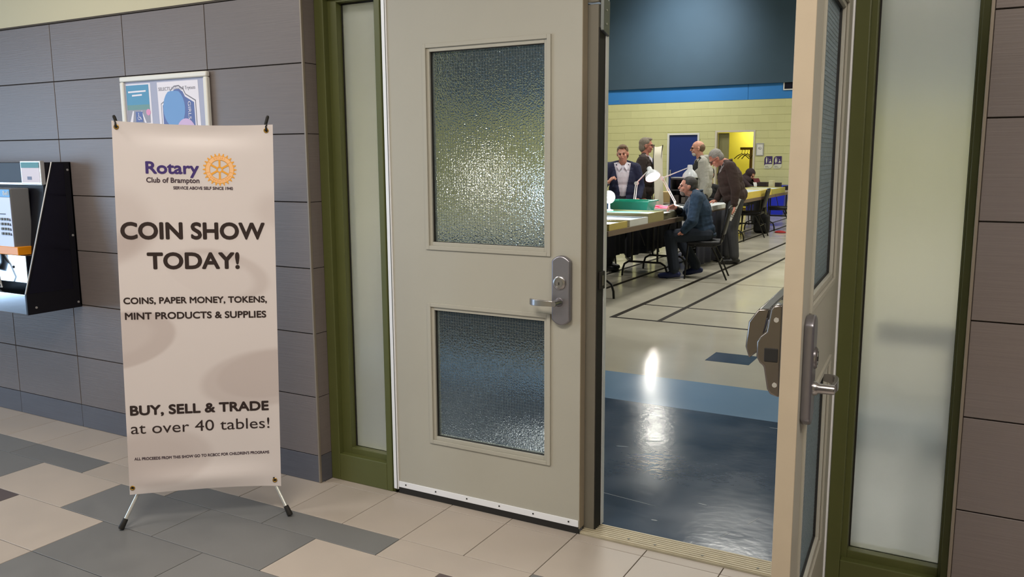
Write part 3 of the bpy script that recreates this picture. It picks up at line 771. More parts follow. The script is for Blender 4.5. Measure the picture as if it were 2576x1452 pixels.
wc.lathe([(0.0028, 0), (0.0028, 0.0003)], (-0.192, -0.0163, 0.7485), 'y', 10)
wc.build('symbol', M_pw, pa)
MB().lathe([(0.016, 0), (0.016, 0.0003)], (-0.118, -0.0158, 0.752), 'y', 20).build('print', M_pp, pa)
pb = quad(MB(), [(-0.036, 0.50), (0.258, 0.50), (0.246, 0.893), (-0.044, 0.893)], -0.0145).build('poster', M_pw, NF, label='white tryouts poster with a blue crest')
def ptext(body, x0, z0, w_, cap, m, par, bold=0, y=-0.0155, rot=0):
    vs, fs = text_mesh(body, w_, cap, bold)
    c, s = math.cos(rot), math.sin(rot)
    MB().add([(x0+x*c-z*s, y, z0+x*s+z*c) for x, z in vs], fs).build('lettering', m, par)
M_pt = flat('poster_ink', (120, 118, 130))
ptext('SELECTS Volleyball Tryouts', -0.034, 0.852, 0.262, 0.016, M_pt, pb)
crest = [(-0.022, 0.560), (-0.022, 0.790), (0.040, 0.822), (0.050, 0.852), (0.078, 0.872), (0.112, 0.874), (0.142, 0.858), (0.158, 0.832), (0.226, 0.800), (0.230, 0.560)]
quad(MB(), crest, -0.0150).build('print', M_pt, pb)
sc_ = lambda k, pts: [(0.104+(x-0.104)*k, 0.70+(z-0.70)*k) for x, z in pts]
quad(MB(), sc_(0.965, crest), -0.0153).build('print', M_pw, pb)
quad(MB(), sc_(0.90, crest), -0.0156).build('print', M_pn, pb)
cc = [(0.072+0.078*math.cos(2*PI*k/24), 0.765+0.092*math.sin(2*PI*k/24)) for k in range(24)]
quad(MB(), [(x, min(z, 0.848)) for x, z in cc], -0.0159).build('print', M_pb, pb)
cc = [(0.150+0.07*math.cos(PI*k/16), 0.640+0.075*math.sin(PI*k/16)) for k in range(17)]
quad(MB(), cc, -0.0162).build('print', M_pl, pb)
ptext('GIRLS', 0.172, 0.795, 0.085, 0.020, M_pw, pb, rot=-PI/2, y=-0.0165)
MB().box(-0.286, 0.292, -0.0185, -0.0175, 0.046, 0.904)

# ------------------------------------------------------------------ payphone in its wall booth
PH = thing('payphone', 'black and steel payphone booth mounted on the tiled wall at far left', 'payphone', (-4.38, 0.0, 0.71))
M_pblack = mat('booth_black', (18, 18, 26), 0.42, spec=0.3, var=0.1, scale=3)
M_pmirror = mat('booth_dark_mirror', (64, 66, 84), 0.16, metal=1.0)
M_psteel = mat('booth_steel', (196, 200, 206), 0.13, metal=1.0, var=0.02, scale=10, stretch=(1, 1, 12))
M_pblue = flat('phone_blue', (66, 150, 214), 0.35); M_pface = mat('phone_face', (200, 208, 240), 0.3); M_pgrey = flat('phone_grey', (96, 96, 98), 0.4); M_porange = flat('phone_orange', (240, 150, 24), 0.35)
MB().box(-0.98, 0.0, -0.012, 0.0, 0.01, 0.796).build('back_panel', M_pblack, PH, bevel=0.002)
# right hand side panel
sp = MB().prism([(-0.001, 0.0), (-0.001, 0.798), (-0.105, 0.798), (-0.309, 0.112), (-0.309, 0.0)], 'x', -0.016, 0.0).build('side_panel', M_pblack, PH, bevel=0.002)
MB().prism([(-0.046, 0.108), (-0.043, 0.790), (-0.101, 0.790), (-0.298, 0.113)], 'x', -0.001, 0.0012).build('mirror_panel', M_pmirror, sp)
MB().tube([(-0.006, -0.1055, 0.797), (-0.006, -0.3095, 0.112)], 0.0042, 8).build('edge_strip', M_alu, sp, smooth=True)
for y_, z_ in ((-0.022, 0.755), (-0.022, 0.40), (-0.022, 0.03), (-0.262, 0.035)):
    MB().lathe([(0.0065, 0.0), (0.006, 0.003), (0.003, 0.0035)], (0.0, y_, z_), 'x', 12).build('screw', M_alu, sp)
sp2 = MB().prism([(-0.001, 0.0), (-0.001, 0.798), (-0.105, 0.798), (-0.309, 0.112), (-0.309, 0.0)], 'x', -0.98, -0.964).build('side_panel', M_pblack, PH, bevel=0.002)
MB().box(-0.964, -0.016, -0.305, -0.012, 0.0, 0.108).build('shelf', M_psteel, PH, bevel=0.003, label='polished steel shelf')
MB().box(-0.964, -0.016, -0.14, -0.012, 0.685, 0.796).build('head_panel', M_pblack, PH, bevel=0.002)
MB().box(-0.964, -0.016, -0.16, -0.012, 0.676, 0.690).build('head_rail', M_psteel, PH, bevel=0.002)
sg = MB().box(-0.190, -0.010, -0.165, -0.142, 0.680, 0.805).build('sign_holder', M_alu, PH, bevel=0.003)
MB().box(-0.180, -0.022, -0.1665, -0.164, 0.690, 0.797).build('print', flat('sign_pale', (226, 218, 230)), sg)
MB().box(-0.180, -0.022, -0.1675, -0.1655, 0.768, 0.797).build('print', flat('sign_teal', (90, 150, 160)), sg)
MB().box(-0.130, -0.092, -0.1675, -0.1655, 0.705, 0.722).build('print', flat('sign_slate', (120, 130, 160)), sg)
hsn = MB().prism([(-0.012, 0.150), (-0.012, 0.680), (-0.15, 0.680), (-0.15, 0.650), (-0.20, 0.150)], 'x', -0.62, -0.020).build('phone_housing', M_pblack, PH, bevel=0.006)
bz = MB().prism([(-0.612, 0.0), (-0.130, 0.0), (-0.160, -0.085), (-0.59, -0.085)], 'z', 0.305, 0.662)
bz.v = [(x, y-0.165, z) for x, y, z in bz.v]
bzo = bz.build('phone_body', M_pgrey, PH, bevel=0.006)
MB().box(-0.585, -0.165, -0.2525, -0.249, 0.615, 0.655).build('phone_header', M_pblue, bzo)
vs, fs = text_mesh('Bell', 0.052, 0.022, 0.01)
MB().add([(-0.222+x, -0.2535, 0.625+y) for x, y in vs], fs).build('lettering', M_white, bzo)
MB().box(-0.585, -0.165, -0.2525, -0.249, 0.345, 0.613).build('face_plate', M_pface, bzo)
kb = 0
for r_ in range(4):
    for c_ in range(3):
        MB().box(-0.262+c_*0.026, -0.246+c_*0.026, -0.2575, -0.252, 0.490-r_*0.026, 0.503-r_*0.026).build('key', M_dgrey, bzo)
for r_ in range(4): MB().prism([(-0.188, 0.488-r_*0.026), (-0.180, 0.502-r_*0.026), (-0.172, 0.488-r_*0.026)], 'y', -0.2545, -0.252).build('marking', M_pblack, bzo)
MB().box(-0.57, -0.215, -0.2545, -0.252, 0.522, 0.526).build('slot', M_pblack, bzo)
MB().prism([(-0.255, 0.305), (-0.255, 0.350), (-0.165, 0.350), (-0.165, 0.305)], 'x', -0.600, -0.130).build('orange_band', M_porange, PH, bevel=0.003)
MB().box(-0.60, -0.115, -0.225, -0.05, 0.150, 0.303).build('phone_base', M_psteel, PH, bevel=0.004)
MB().lathe([(0.008, 0), (0.007, -0.003)], (-0.235, -0.225, 0.235), 'y', 12).build('lock', M_dark, PH)
MB().tube([(-0.34, -0.24, 0.30), (-0.325, -0.262, 0.24), (-0.30, -0.27, 0.17), (-0.31, -0.255, 0.125), (-0.36, -0.24, 0.118), (-0.42, -0.23, 0.16)], 0.0055, 10).build('cord', M_alu, PH, smooth=True)
MB().tube([(-0.44, -0.275, 0.20), (-0.44, -0.295, 0.24), (-0.44, -0.295, 0.42), (-0.44, -0.275, 0.46)], [0.026, 0.022, 0.022, 0.028], 14).build('handset', M_pblack, PH, smooth=True)

# ceiling lamps of the hallway (the bodies of its lights)
M_lamp = mat('lamp_diffuser', (255, 250, 240), 0.5, emit=(255, 245, 230), estr=3.0)
for (x, y), lb in zip(((-3.9, -1.55), (-1.5, -2.2), (-6.5, -3.0), (1.0, -2.0)), ('beside the tiled wall', 'nearest the doors', 'towards the entrance', 'past the open door, added to brighten the right wall')):
    t = thing('ceiling_lamp', 'white hallway ceiling panel lamp ' + lb, 'lamp', (x, y, 3.0), group='hallway ceiling panels')
    m_ = MB(); frame4(m_, -0.62, 0.62, 0, 1, 0.02, 0, 1)
    MB().box(-0.62, 0.62, -0.32, 0.32, -0.03, 0.0).build('frame', M_white, t)
    MB().box(-0.60, 0.60, -0.30, 0.30, -0.034, -0.029).build('diffuser', M_lamp, t)


# ------------------------------------------------------------------ sports hall: lamps
M_rdark = mat('rail_dark', (40, 46, 56), 0.6)
M_glamp = mat('hall_lamp_glow', (255, 252, 240), 0.5, emit=(255, 252, 240), estr=8.0)
for i, (gx, gy) in enumerate(GYM_LAMPS):
    t = thing('high_bay_lamp', 'white ceiling panel lamp high in the sports hall, ' + ('near the doors, ' if gy < 8 else 'midway down the hall, ' if gy < 14 else 'near the far wall, ') + ('left side' if gx < -5 else 'right side' if gx > 0 else 'middle'), 'lamp', (gx, gy, 6.2), group='sports hall ceiling lamps')
    MB().box(-0.63, 0.63, -0.33, 0.33, -0.15, 0.0).build('housing', M_white, t)
    MB().box(-0.60, 0.60, -0.30, 0.30, -0.155, -0.149).build('diffuser', M_glamp, t)
t = thing('spot_lamp', 'bright round lamp hung near the far wall of the sports hall', 'lamp', (-7.15, 17.3, 6.2))
MB().tube([(0, 0, 0), (0, 0, -0.45)], 0.02).build('rod', M_dgrey, t)
MB().lathe([(0.05, -0.42), (0.14, -0.46), (0.20, -0.60)], (0, 0, 0), 'z', 20).build('cap', M_dgrey, t, smooth=True)
MB().lathe([(0.17, -0.60), (0.20, -0.605), (0.19, -0.70), (0.13, -0.78), (0.0, -0.80)], (0, 0, 0), 'z', 24).build('diffuser', mat('spot_glow', (255, 252, 240), 0.5, emit=(255, 252, 240), estr=70.0), t, smooth=True)

bt = thing('added_rail', 'invented dark rail stand, added for the blurred dark band in the right frosted glass', 'rail', (-0.10, 0.52, 0.0))  # guessed rail, put here so its blur darkens the frosted glass
MB().box(-0.24, 0.80, -0.03, 0.03, 0.83, 0.90).build('rail', M_rdark, bt, bevel=0.005)
for x in (0.02, 0.75): MB().box(x-0.022, x+0.022, -0.025, 0.025, 0.0, 0.83).build('post', M_rdark, bt)
for x in (0.02, 0.75): MB().box(x-0.03, x+0.03, -0.12, 0.12, 0.0, 0.02).build('foot', M_rdark, bt)
# ------------------------------------------------------------------ sports hall: wall items
Yf = 20.0
nf = thing('framed_notice', 'small white framed notice right of the lit corridor opening', 'frame', (-5.40, Yf, 1.50))
m_ = MB(); frame4(m_, -0.10, 0.10, 0.0, 0.325, 0.022, -0.025, -0.002); m_.build('frame', M_alu, nf, bevel=0.003)
pp = MB().box(-0.085, 0.085, -0.012, -0.004, 0.02, 0.31).build('print', M_white, nf)
m_ = MB()
for k in range(10):
    a0, a1 = 2*PI*k/10, 2*PI*(k+1)/10
    m_.add([(r*math.cos(a), -0.0135, 0.19+r*0.8*math.sin(a)) for a in (a0, a1) for r in (.034, .042)], [(0, 1, 3, 2)])
m_.add([(-.03, -.0135, .20), (-.022, -.0135, .205), (.028, -.0135, .165), (.02, -.0135, .16)], [(0, 1, 2, 3)])
m_.build('emblem', M_dgrey, nf, kind=None)
M_signp = flat('sign_purple', (58, 36, 96)); M_signw = flat('sign_cream', (214, 214, 190))
for i, (x0, lb) in enumerate(((-5.27, "purple washroom sign nearer the framed notice, with a standing man figure"), (-5.03, "purple washroom sign farther from the framed notice, with a standing woman figure"))):
    t = thing('washroom_sign', lb, 'sign', (x0, Yf, 1.165), group='washroom signs on the far wall')
    MB().prism([(0, 0), (0.15, 0), (0.20, 0.05), (0.20, 0.32), (0.06, 0.32), (0.02, 0.30), (0, 0.25)], 'y', -0.014, -0.002).build('plate', M_signw, t)
    MB().prism([(0, 0.075), (0.03, 0.115), (0.20, 0.12), (0.20, 0.32), (0.06, 0.32), (0.02, 0.30), (0, 0.25)], 'y', -0.018, -0.0142).build('panel', M_signp, t)
    fg = MB()
    fg.lathe([(0.014, 0), (0.014, -0.001)], (0.055, -0.0185, 0.278), 'y', 10)
    bw = 0.016 if i == 0 else 0.026
    fg.add([(0.055-bw, -0.0192, 0.175), (0.055+bw, -0.0192, 0.175), (0.055+0.018, -0.0192, 0.26), (0.055-0.018, -0.0192, 0.26)], [(0, 1, 2, 3)])
    fg.box(0.043, 0.053, -0.0195, -0.0185, 0.14, 0.178); fg.box(0.057, 0.067, -0.0195, -0.0185, 0.14, 0.178)
    fg.box(0.097, 0.100, -0.0195, -0.0185, 0.15, 0.28)
    fg.add([(0.115, -.0192, .145), (0.185, -.0192, .155), (0.150, -.0192, .215)], [(0, 1, 2)]); fg.lathe([(0.011, 0), (0.011, -.001)], (0.145, -.0185, .232), 'y', 8)
    fo = fg.build('symbol', M_signw, t, kind='stuff')
    for j in range(2): MB().box(0.02, 0.13-0.03*(j == 0), -0.0155, -0.0143, 0.055-j*0.026, 0.064-j*0.026).build('lettering', M_dgrey, t)
sb_ = thing('scoreboard', 'small white framed dark panel on the blue band of the far wall', 'panel', (-4.86, Yf-0.01, 3.155))
m_ = MB(); frame4(m_, 0.0, 0.55, 0.0, 0.26, 0.028, -0.04, 0.0); m_.build('frame', M_white, sb_)
MB().box(0.025, 0.525, -0.025, 0.0, 0.025, 0.235).build('screen', mat('dark_screen', (18, 16, 34), 0.3), sb_)
# coat stand seen through the lit opening
M_wood = mat('brown_wood', (112, 84, 26), 0.6, var=0.1, scale=12, stretch=(1, 1, 0.2))
cs = thing('coat_stand', 'brown wooden coat rail on a post inside the yellow corridor', 'coat stand', (-5.92, Yf+1.2, 0.0))
MB().box(-0.035, 0.035, -0.03, 0.03, 0.0, 1.66).build('post', M_wood, cs, bevel=0.004)
MB().box(-0.30, 0.45, -0.035, 0.035, 1.66, 1.73).build('rail', M_wood, cs, bevel=0.004)
MB().box(-0.25, 0.25, -0.04, 0.04, 0.0, 0.05).build('base', M_wood, cs, bevel=0.004)
for k, dx in enumerate((-0.26, -0.18, -0.10, 0.10, 0.18)):
    h = thing('coat_hanger', 'dark plastic coat hanger clustered on the coat rail in the corridor', 'hanger', (-5.92+dx, Yf+1.2, 1.655), 0.5+0.25*k, group='coat hangers in the corridor')
    MB().tube([(0, 0, 0.012), (0.02, 0, -0.02), (0, 0, -0.06), (0, 0, -0.10)], 0.006, 6).build('hook', M_black, h)
    MB().tube([(-0.21, 0, -0.24), (-0.12, 0, -0.16), (0, 0, -0.10), (0.12, 0, -0.16), (0.21, 0, -0.24)], 0.012, 6).build('arm', M_wood if k == 1 else M_black, h)
# recycling bins at the far wall
M_bin = mat('bin_blue', (22, 40, 190), 0.4); M_bind = mat('bin_dark_blue', (14, 22, 104), 0.4)
for x, m_b, lb in ((-4.82, M_bin, 'bright blue recycling bin standing against the far wall'), (-5.36, M_bind, 'dark blue recycling bin, left of the bright blue one')):
    t = thing('recycling_bin', lb, 'bin', (x, Yf-0.42, 0.0), group='blue bins at the far wall')
    b = MB(); b.add([(-0.19, -0.19, 0), (0.19, -0.19, 0), (0.19, 0.19, 0), (-0.19, 0.19, 0), (-0.25, -0.25, 0.72), (0.25, -0.25, 0.72), (0.25, 0.25, 0.72), (-0.25, 0.25, 0.72)],
          [(3, 2, 1, 0), (0, 1, 5, 4), (1, 2, 6, 5), (2, 3, 7, 6), (3, 0, 4, 7)])
    b.build('body', m_b, t, bevel=0.02)
    MB().box(-0.26, 0.26, -0.26, 0.26, 0.70, 0.75).build('rim', m_b, t, bevel=0.01)

# ------------------------------------------------------------------ folding tables
M_ttop = mat('table_laminate', (128, 116, 100), 0.45, var=0.06, scale=8, stretch=(1, 0.2, 1))
M_tedge = mat('table_edge', (112, 92, 78), 0.5, var=0.08, scale=20, stretch=(1, .1, 1))
M_leg = mat('black_steel', (26, 24, 22), 0.4, metal=0.3)
def folding_table(loc, L, label, W=0.76):
    t = thing('folding_table', label, 'table', loc, group='folding tables in the sports hall')
    MB().box(-W/2+0.004, W/2-0.004, -L/2+0.004, L/2-0.004, 0.735, 0.755).build('tabletop', M_ttop, t)
    m_ = MB()
    for a, b, c, d in ((-W/2, W/2, -L/2, -L/2+0.012), (-W/2, W/2, L/2-0.012, L/2), (-W/2, -W/2+0.012, -L/2+.012, L/2-.012), (W/2-0.012, W/2, -L/2+.012, L/2-.012)): m_.box(a, b, c, d, 0.702, 0.7545)
    m_.build('table_edge', M_tedge, t)
    for sgn in (-1, 1):
        y = sgn*(L/2-0.36)
        arch = [(-0.30, y, 0.0), (-0.295, y, 0.08), (-0.27, y, 0.155), (-0.21, y, 0.19), (0.21, y, 0.19), (0.27, y, 0.155), (0.295, y, 0.08), (0.30, y, 0.0)]
        lg = MB().tube(arch, 0.0135, 10).build('leg', M_leg, t, smooth=True)
        for x in (-0.17, 0.17): MB().tube([(x, y, 0.19), (x, y, 0.72)], 0.0125, 10).build('post', M_leg, lg, smooth=True)
        MB().tube([(-0.20, y, 0.715), (0.20, y, 0.715)], 0.0125, 8).build('cross_bar', M_leg, lg)
        MB().tube([(0, y, 0.40), (0, y-sgn*0.28, 0.70)], 0.007, 6).build('brace', M_leg, lg)
    return t
folding_table((-3.78, 6.38, 0), 2.44, 'brown edged folding table nearest the door, covered with display cases')
folding_table((-3.78, 8.84, 0), 2.40, 'folding table behind the seated man, with a dark skirt')
folding_table((-4.10, 13.10, 0), 2.40, 'folding table under the yellow cases beyond the stooping man')
folding_table((-4.10, 15.52, 0), 2.40, 'farthest folding table, in front of the head-scarfed person')
folding_table((-4.78, 10.92, 0), 1.2, 'dark folding table behind the white stand banner', W=0.7)

def openbox(mb, x0, x1, y0, y1, z0, z1, t=0.012):
    mb.box(x0, x1, y0, y0+t, z0, z1); mb.box(x0, x1, y1-t, y1, z0, z1); mb.box(x0, x0+t, y0+t, y1-t, z0, z1); mb.box(x1-t, x1, y0+t, y1-t, z0, z1)
    mb.box(x0+t, x1-t, y0+t, y1-t, z0, z0+0.01)
M_glassb = mat('case_glass', (150, 178, 196), 0.06, spec=0.9, coat=0.6)
M_papers = mat('case_lining', (196, 210, 220), 0.35, var=0.25, scale=9)
def display_case(x0, x1, y0, y1, z0, z1, rgb, label, lining=M_papers, name='display_case'):
    cx, cy = (x0+x1)/2, (y0+y1)/2
    t = thing(name, label, 'case', (cx, cy, z0))
    m_ = mat('case_'+str(rgb[0])+'_'+str(rgb[2]), rgb, 0.5, var=0.06, scale=14, stretch=(1, .2, 1))
    b = MB(); openbox(b, x0-cx, x1-cx, y0-cy, y1-cy, 0, z1-z0)
    b.build('case_body', m_, t, bevel=0.002, seg=1)
    MB().box(x0-cx+0.013, x1-cx-0.013, y0-cy+0.013, y1-cy-0.013, 0.012, z1-z0-0.016).build('contents', lining, t)
    return t
T0 = 0.756
display_case(-4.12, -3.41, 5.20, 5.705, T0, 0.828, (190, 170, 92), 'yellow wooden display case at the near end of the nearest table')
display_case(-4.12, -3.41, 5.775, 6.338, T0, 0.832, (214, 214, 214), 'white display case between the yellow case and the olive case')
display_case(-4.12, -3.41, 6.346, 6.872, T0, 0.868, (158, 146, 100), 'olive wooden display case in front of the green tub', lining=mat('case_lining_green', (120, 196, 176), 0.35, var=0.25, scale=9))
display_case(-4.12, -3.46, 6.89, 7.52, T0, 0.832, (120, 116, 92), 'low drab display case under the green tub')
display_case(-3.60, -3.405, 7.66, 8.02, T0, 0.842, (176, 180, 178), 'small silver grey case beside the seated man\'s hand')
tag(MB().box(-3.66, -3.42, 6.92, 7.16, 0.0, 0.003).build('paper_sheet', M_white, loc=(0, 0, 0.834)), 'cream paper sheet on the low case by the green tub', 'paper')
# green tub
M_tub = mat('tub_green', (20, 150, 122), 0.3)
gt = thing('storage_tub', 'green plastic tub standing on the nearest table', 'tub', (-3.985, 7.33, 0.8335))
g = MB()
def tub(mb, w0, d0, w1, d1, h, t=0.006):
    o = [(-w0, -d0, 0), (w0, -d0, 0), (w0, d0, 0), (-w0, d0, 0), (-w1, -d1, h), (w1, -d1, h), (w1, d1, h), (-w1, d1, h)]
    i = [(x*0.975, y*0.965, z if z else 0.006) for x, y, z in o]
    mb.add(o+i, [(3, 2, 1, 0), (0, 1, 5, 4), (1, 2, 6, 5), (2, 3, 7, 6), (3, 0, 4, 7), (8, 9, 10, 11), (9, 8, 12, 13), (10, 9, 13, 14), (11, 10, 14, 15), (8, 11, 15, 12),
                 (4, 5, 13, 12), (5, 6, 14, 13), (6, 7, 15, 14), (7, 4, 12, 15)])
tub(g, 0.235, 0.135, 0.268, 0.165, 0.128)
g.build('body', M_tub, gt, bevel=0.008, smooth=True)
r_ = MB(); r_.box(-0.282, 0.282, -0.180, -0.162, 0.112, 0.132); r_.box(-0.282, 0.282, 0.162, 0.180, 0.112, 0.132); r_.box(-0.282, -0.262, -0.162, 0.162, 0.112, 0.132); r_.box(0.262, 0.282, -0.162, 0.162, 0.112, 0.132)
r_.build('rim', M_tub, gt, bevel=0.005, smooth=True)
# red cloth and papers on the second table
display_case(-4.13, -3.66, 7.72, 8.36, T0, 0.838, (226, 226, 228), 'white case with pink and red papers on the second table', lining=mat('pink_lining', (236, 92, 124), 0.5, var=0.3, scale=7))
display_case(-4.13, -3.42, 8.42, 9.90, T0, 0.815, (228, 230, 230), 'long white display case beside the stooping man', lining=mat('white_lining', (226, 230, 232), 0.3, var=0.05, scale=5))
ml = mat('pink_paper', (240, 70, 104), 0.55)
for i, (x, y, a) in enumerate(((-3.95, 7.85, 0.2), (-3.82, 8.03, -0.3), (-4.0, 8.2, 0.5), (-3.98, 8.02, 0.1))):
    tag(MB().box(-0.10, 0.10, -0.06, 0.06, 0, 0.004).build('paper_packet', ml, loc=(x, y, 0.8395+0.0045*i)), 'pink paper packet lying in the white case on the second table', 'paper', 'pink paper packets').rotation_euler = (0, 0, a)
# dark skirts of the tables (hanging cloth)
def skirt(x, y0, y1, z0, z1, label, along='y', m=None):
    mb = MB(); n = 60; vs = []; fs = []
    for i in range(n+1):
        t_ = i/n; p = y0+(y1-y0)*t_
        for j in range(5):
            u = j/4; z = z1+(z0-z1)*u
            off = 0.018*u*math.sin(t_*46)+0.008*math.sin(t_*17+2)
            vs.append((x+off, p, z) if along == 'y' else (p, x+off, z))
    for i in range(n):
        for j in range(4): a = i*5+j; fs.append((a, a+1, a+6, a+5))
    o = mb.add(vs, fs).build('table_skirt', m or mat('navy_cloth', (16, 18, 38), 0.85), smooth='all')
    so = o.modifiers.new('thick', 'SOLIDIFY'); so.thickness = 0.006
    tag(o, label, 'cloth')
skirt(-3.375, 8.05, 10.02, 0.06, 0.74, 'dark navy cloth hanging from the second table behind the chair')
skirt(-4.19, 6.30, 7.55, 0.25, 0.70, 'dark navy cloth hanging on the far side of the nearest table')
skirt(-4.20, 7.66, 9.95, 0.18, 0.70, 'dark cloth hanging on the far side of the second table')
skirt(-4.51, 12.0, 14.2, 0.25, 0.70, 'dark cloth hanging on the far side of the yellow case table')

# yellow cases on the third table
display_case(-4.42, -3.735, 12.0, 14.02, T0, 0.872, (226, 200, 92), 'long bright yellow case on the third table')
display_case(-4.42, -3.735, 14.06, 15.25, T0, 0.862, (176, 166, 84), 'olive yellow case past the bright yellow one')
def carton(loc, dx, dy, dz, rgb, label, name='box', rz=0, extra=None):
    t = thing(name, label, 'box', loc, rz)
    m_ = mat('carton_%d_%d_%d' % rgb, rgb, 0.7, var=0.04, scale=12)
    MB().box(-dx/2, dx/2, -dy/2, dy/2, 0, dz-0.004).build('body', m_, t, bevel=0.003)
    MB().box(-dx/2+0.003, dx/2-0.003, -dy/2+0.003, -0.002, dz-0.004, dz).build('flap', m_, t)
    MB().box(-dx/2+0.003, dx/2-0.003, 0.002, dy/2-0.003, dz-0.004, dz).build('flap', m_, t)
    return t
carton((-4.05, 15.42, T0), 0.085, 0.20, 0.235, (196, 190, 152), 'tall narrow cream box upright on the farthest table')
carton((-4.29, 15.70, T0), 0.20, 0.26, 0.19, (42, 34, 30), 'black case standing left of the tall cream box')
carton((-4.12, 16.22, T0), 0.17, 0.22, 0.165, (48, 42, 44), 'charcoal case right of the tall cream box')
carton((-3.95, 16.55, T0), 0.16, 0.20, 0.085, (30, 30, 30), 'low black case at the end of the farthest table')
carton((-4.70, 10.78, T0), 0.26, 0.30, 0.17, (196, 170, 120), 'open brown cardboard box on the table behind the stand banner')
for x, y, h, lb in ((-4.50, 10.62, 0.32, 'tall yellow green bottle behind the stand banner'), (-4.44, 11.2, 0.14, 'short yellow green bottle right of the stand banner'), (-4.41, 10.95, 0.20, 'middle sized yellow green bottle')):
    t = thing('bottle', lb, 'bottle', (x, y, T0), group='yellow green bottles')
    MB().lathe([(0.034, 0), (0.036, 0.01), (0.036, h*0.62), (0.020, h*0.78), (0.014, h*0.84)], (0, 0, 0), 'z', 14).build('body', mat('hi_vis_plastic', (196, 222, 30), 0.4), t, smooth=True)
    MB().lathe([(0.017, h*0.83), (0.017, h)], (0, 0, 0), 'z', 12).build('lid', M_black, t)
# dark rack behind the seated man's head
rk = thing('display_rack', 'dark grey display rack behind the seated man\'s head', 'rack', (-3.93, 9.22, 0.816))
M_rack = mat('rack_grey', (62, 60, 62), 0.5)
for z in (0.0, 0.20, 0.36): MB().box(-0.17, 0.17, -0.12, 0.12, z, z+0.015).build('shelf', M_rack, rk)
for x in (-0.17, 0.158): MB().box(x, x+0.012, -0.12, 0.12, 0.0, 0.375).build('side', M_rack, rk)
MB().box(-0.157, 0.157, 0.108, 0.119, 0.016, 0.375).build('back', M_rack, rk)
MB().box(-0.165, 0.165, -0.115, 0.10, 0.376, 0.392).build('tray', M_alu, rk, bevel=0.003)
for i, (a, b, c) in enumerate(((-0.13, 0.18, 0.12), (-0.02, 0.05, 0.09), (0.04, 0.13, 0.14))):
    carton((-3.93+a+0.04, 9.20, 0.832), 0.07, 0.12, c, ((60, 50, 44), (90, 84, 78), (50, 48, 50))[i], ('brown', 'grey', 'black')[i]+' small box on the bottom shelf of the dark rack')

# stand banner seen from behind
M_bk = mat('banner_cloth_back', (226, 220, 204), 0.7)
xb = thing('banner_stand', 'narrow white stand banner seen from behind, among the vendors', 'banner', (-4.40, 9.62, 0.0), math.radians(97))
m_ = MB(); NN = 10; vs = []; fs = []
for j in range(NN+1):
    for i in range(NN+1):
        u = -0.30+0.6*i/NN; z = 0.10+1.57*j/NN
        vs.append((u, 0.03*math.cos(u*5)+0.02+0.06*(z-0.1)/1.57, z-0.02*(1-(u/0.3)**2)*(j == NN)))
for j in range(NN):
    for i in range(NN): a = j*(NN+1)+i; fs.append((a, a+1, a+NN+2, a+NN+1))
bo = m_.add(vs, fs).build('banner_sheet', M_bk, xb, smooth='all'); so = bo.modifiers.new('t', 'SOLIDIFY'); so.thickness = 0.002
MB().tube([(-0.31, 0.10, 0.012), (0.0, 0.14, 0.75), (0.30, 0.075, 1.68)], 0.008, 8).build('pole', M_black, xb)
MB().tube([(0.31, 0.10, 0.012), (0.0, 0.155, 0.75), (-0.30, 0.075, 1.68)], 0.008, 8).build('pole', M_black, xb)
MB().tube([(0.0, 0.15, 0.75), (0.0, 0.33, 0.012)], 0.008, 8).build('pole', M_black, xb)

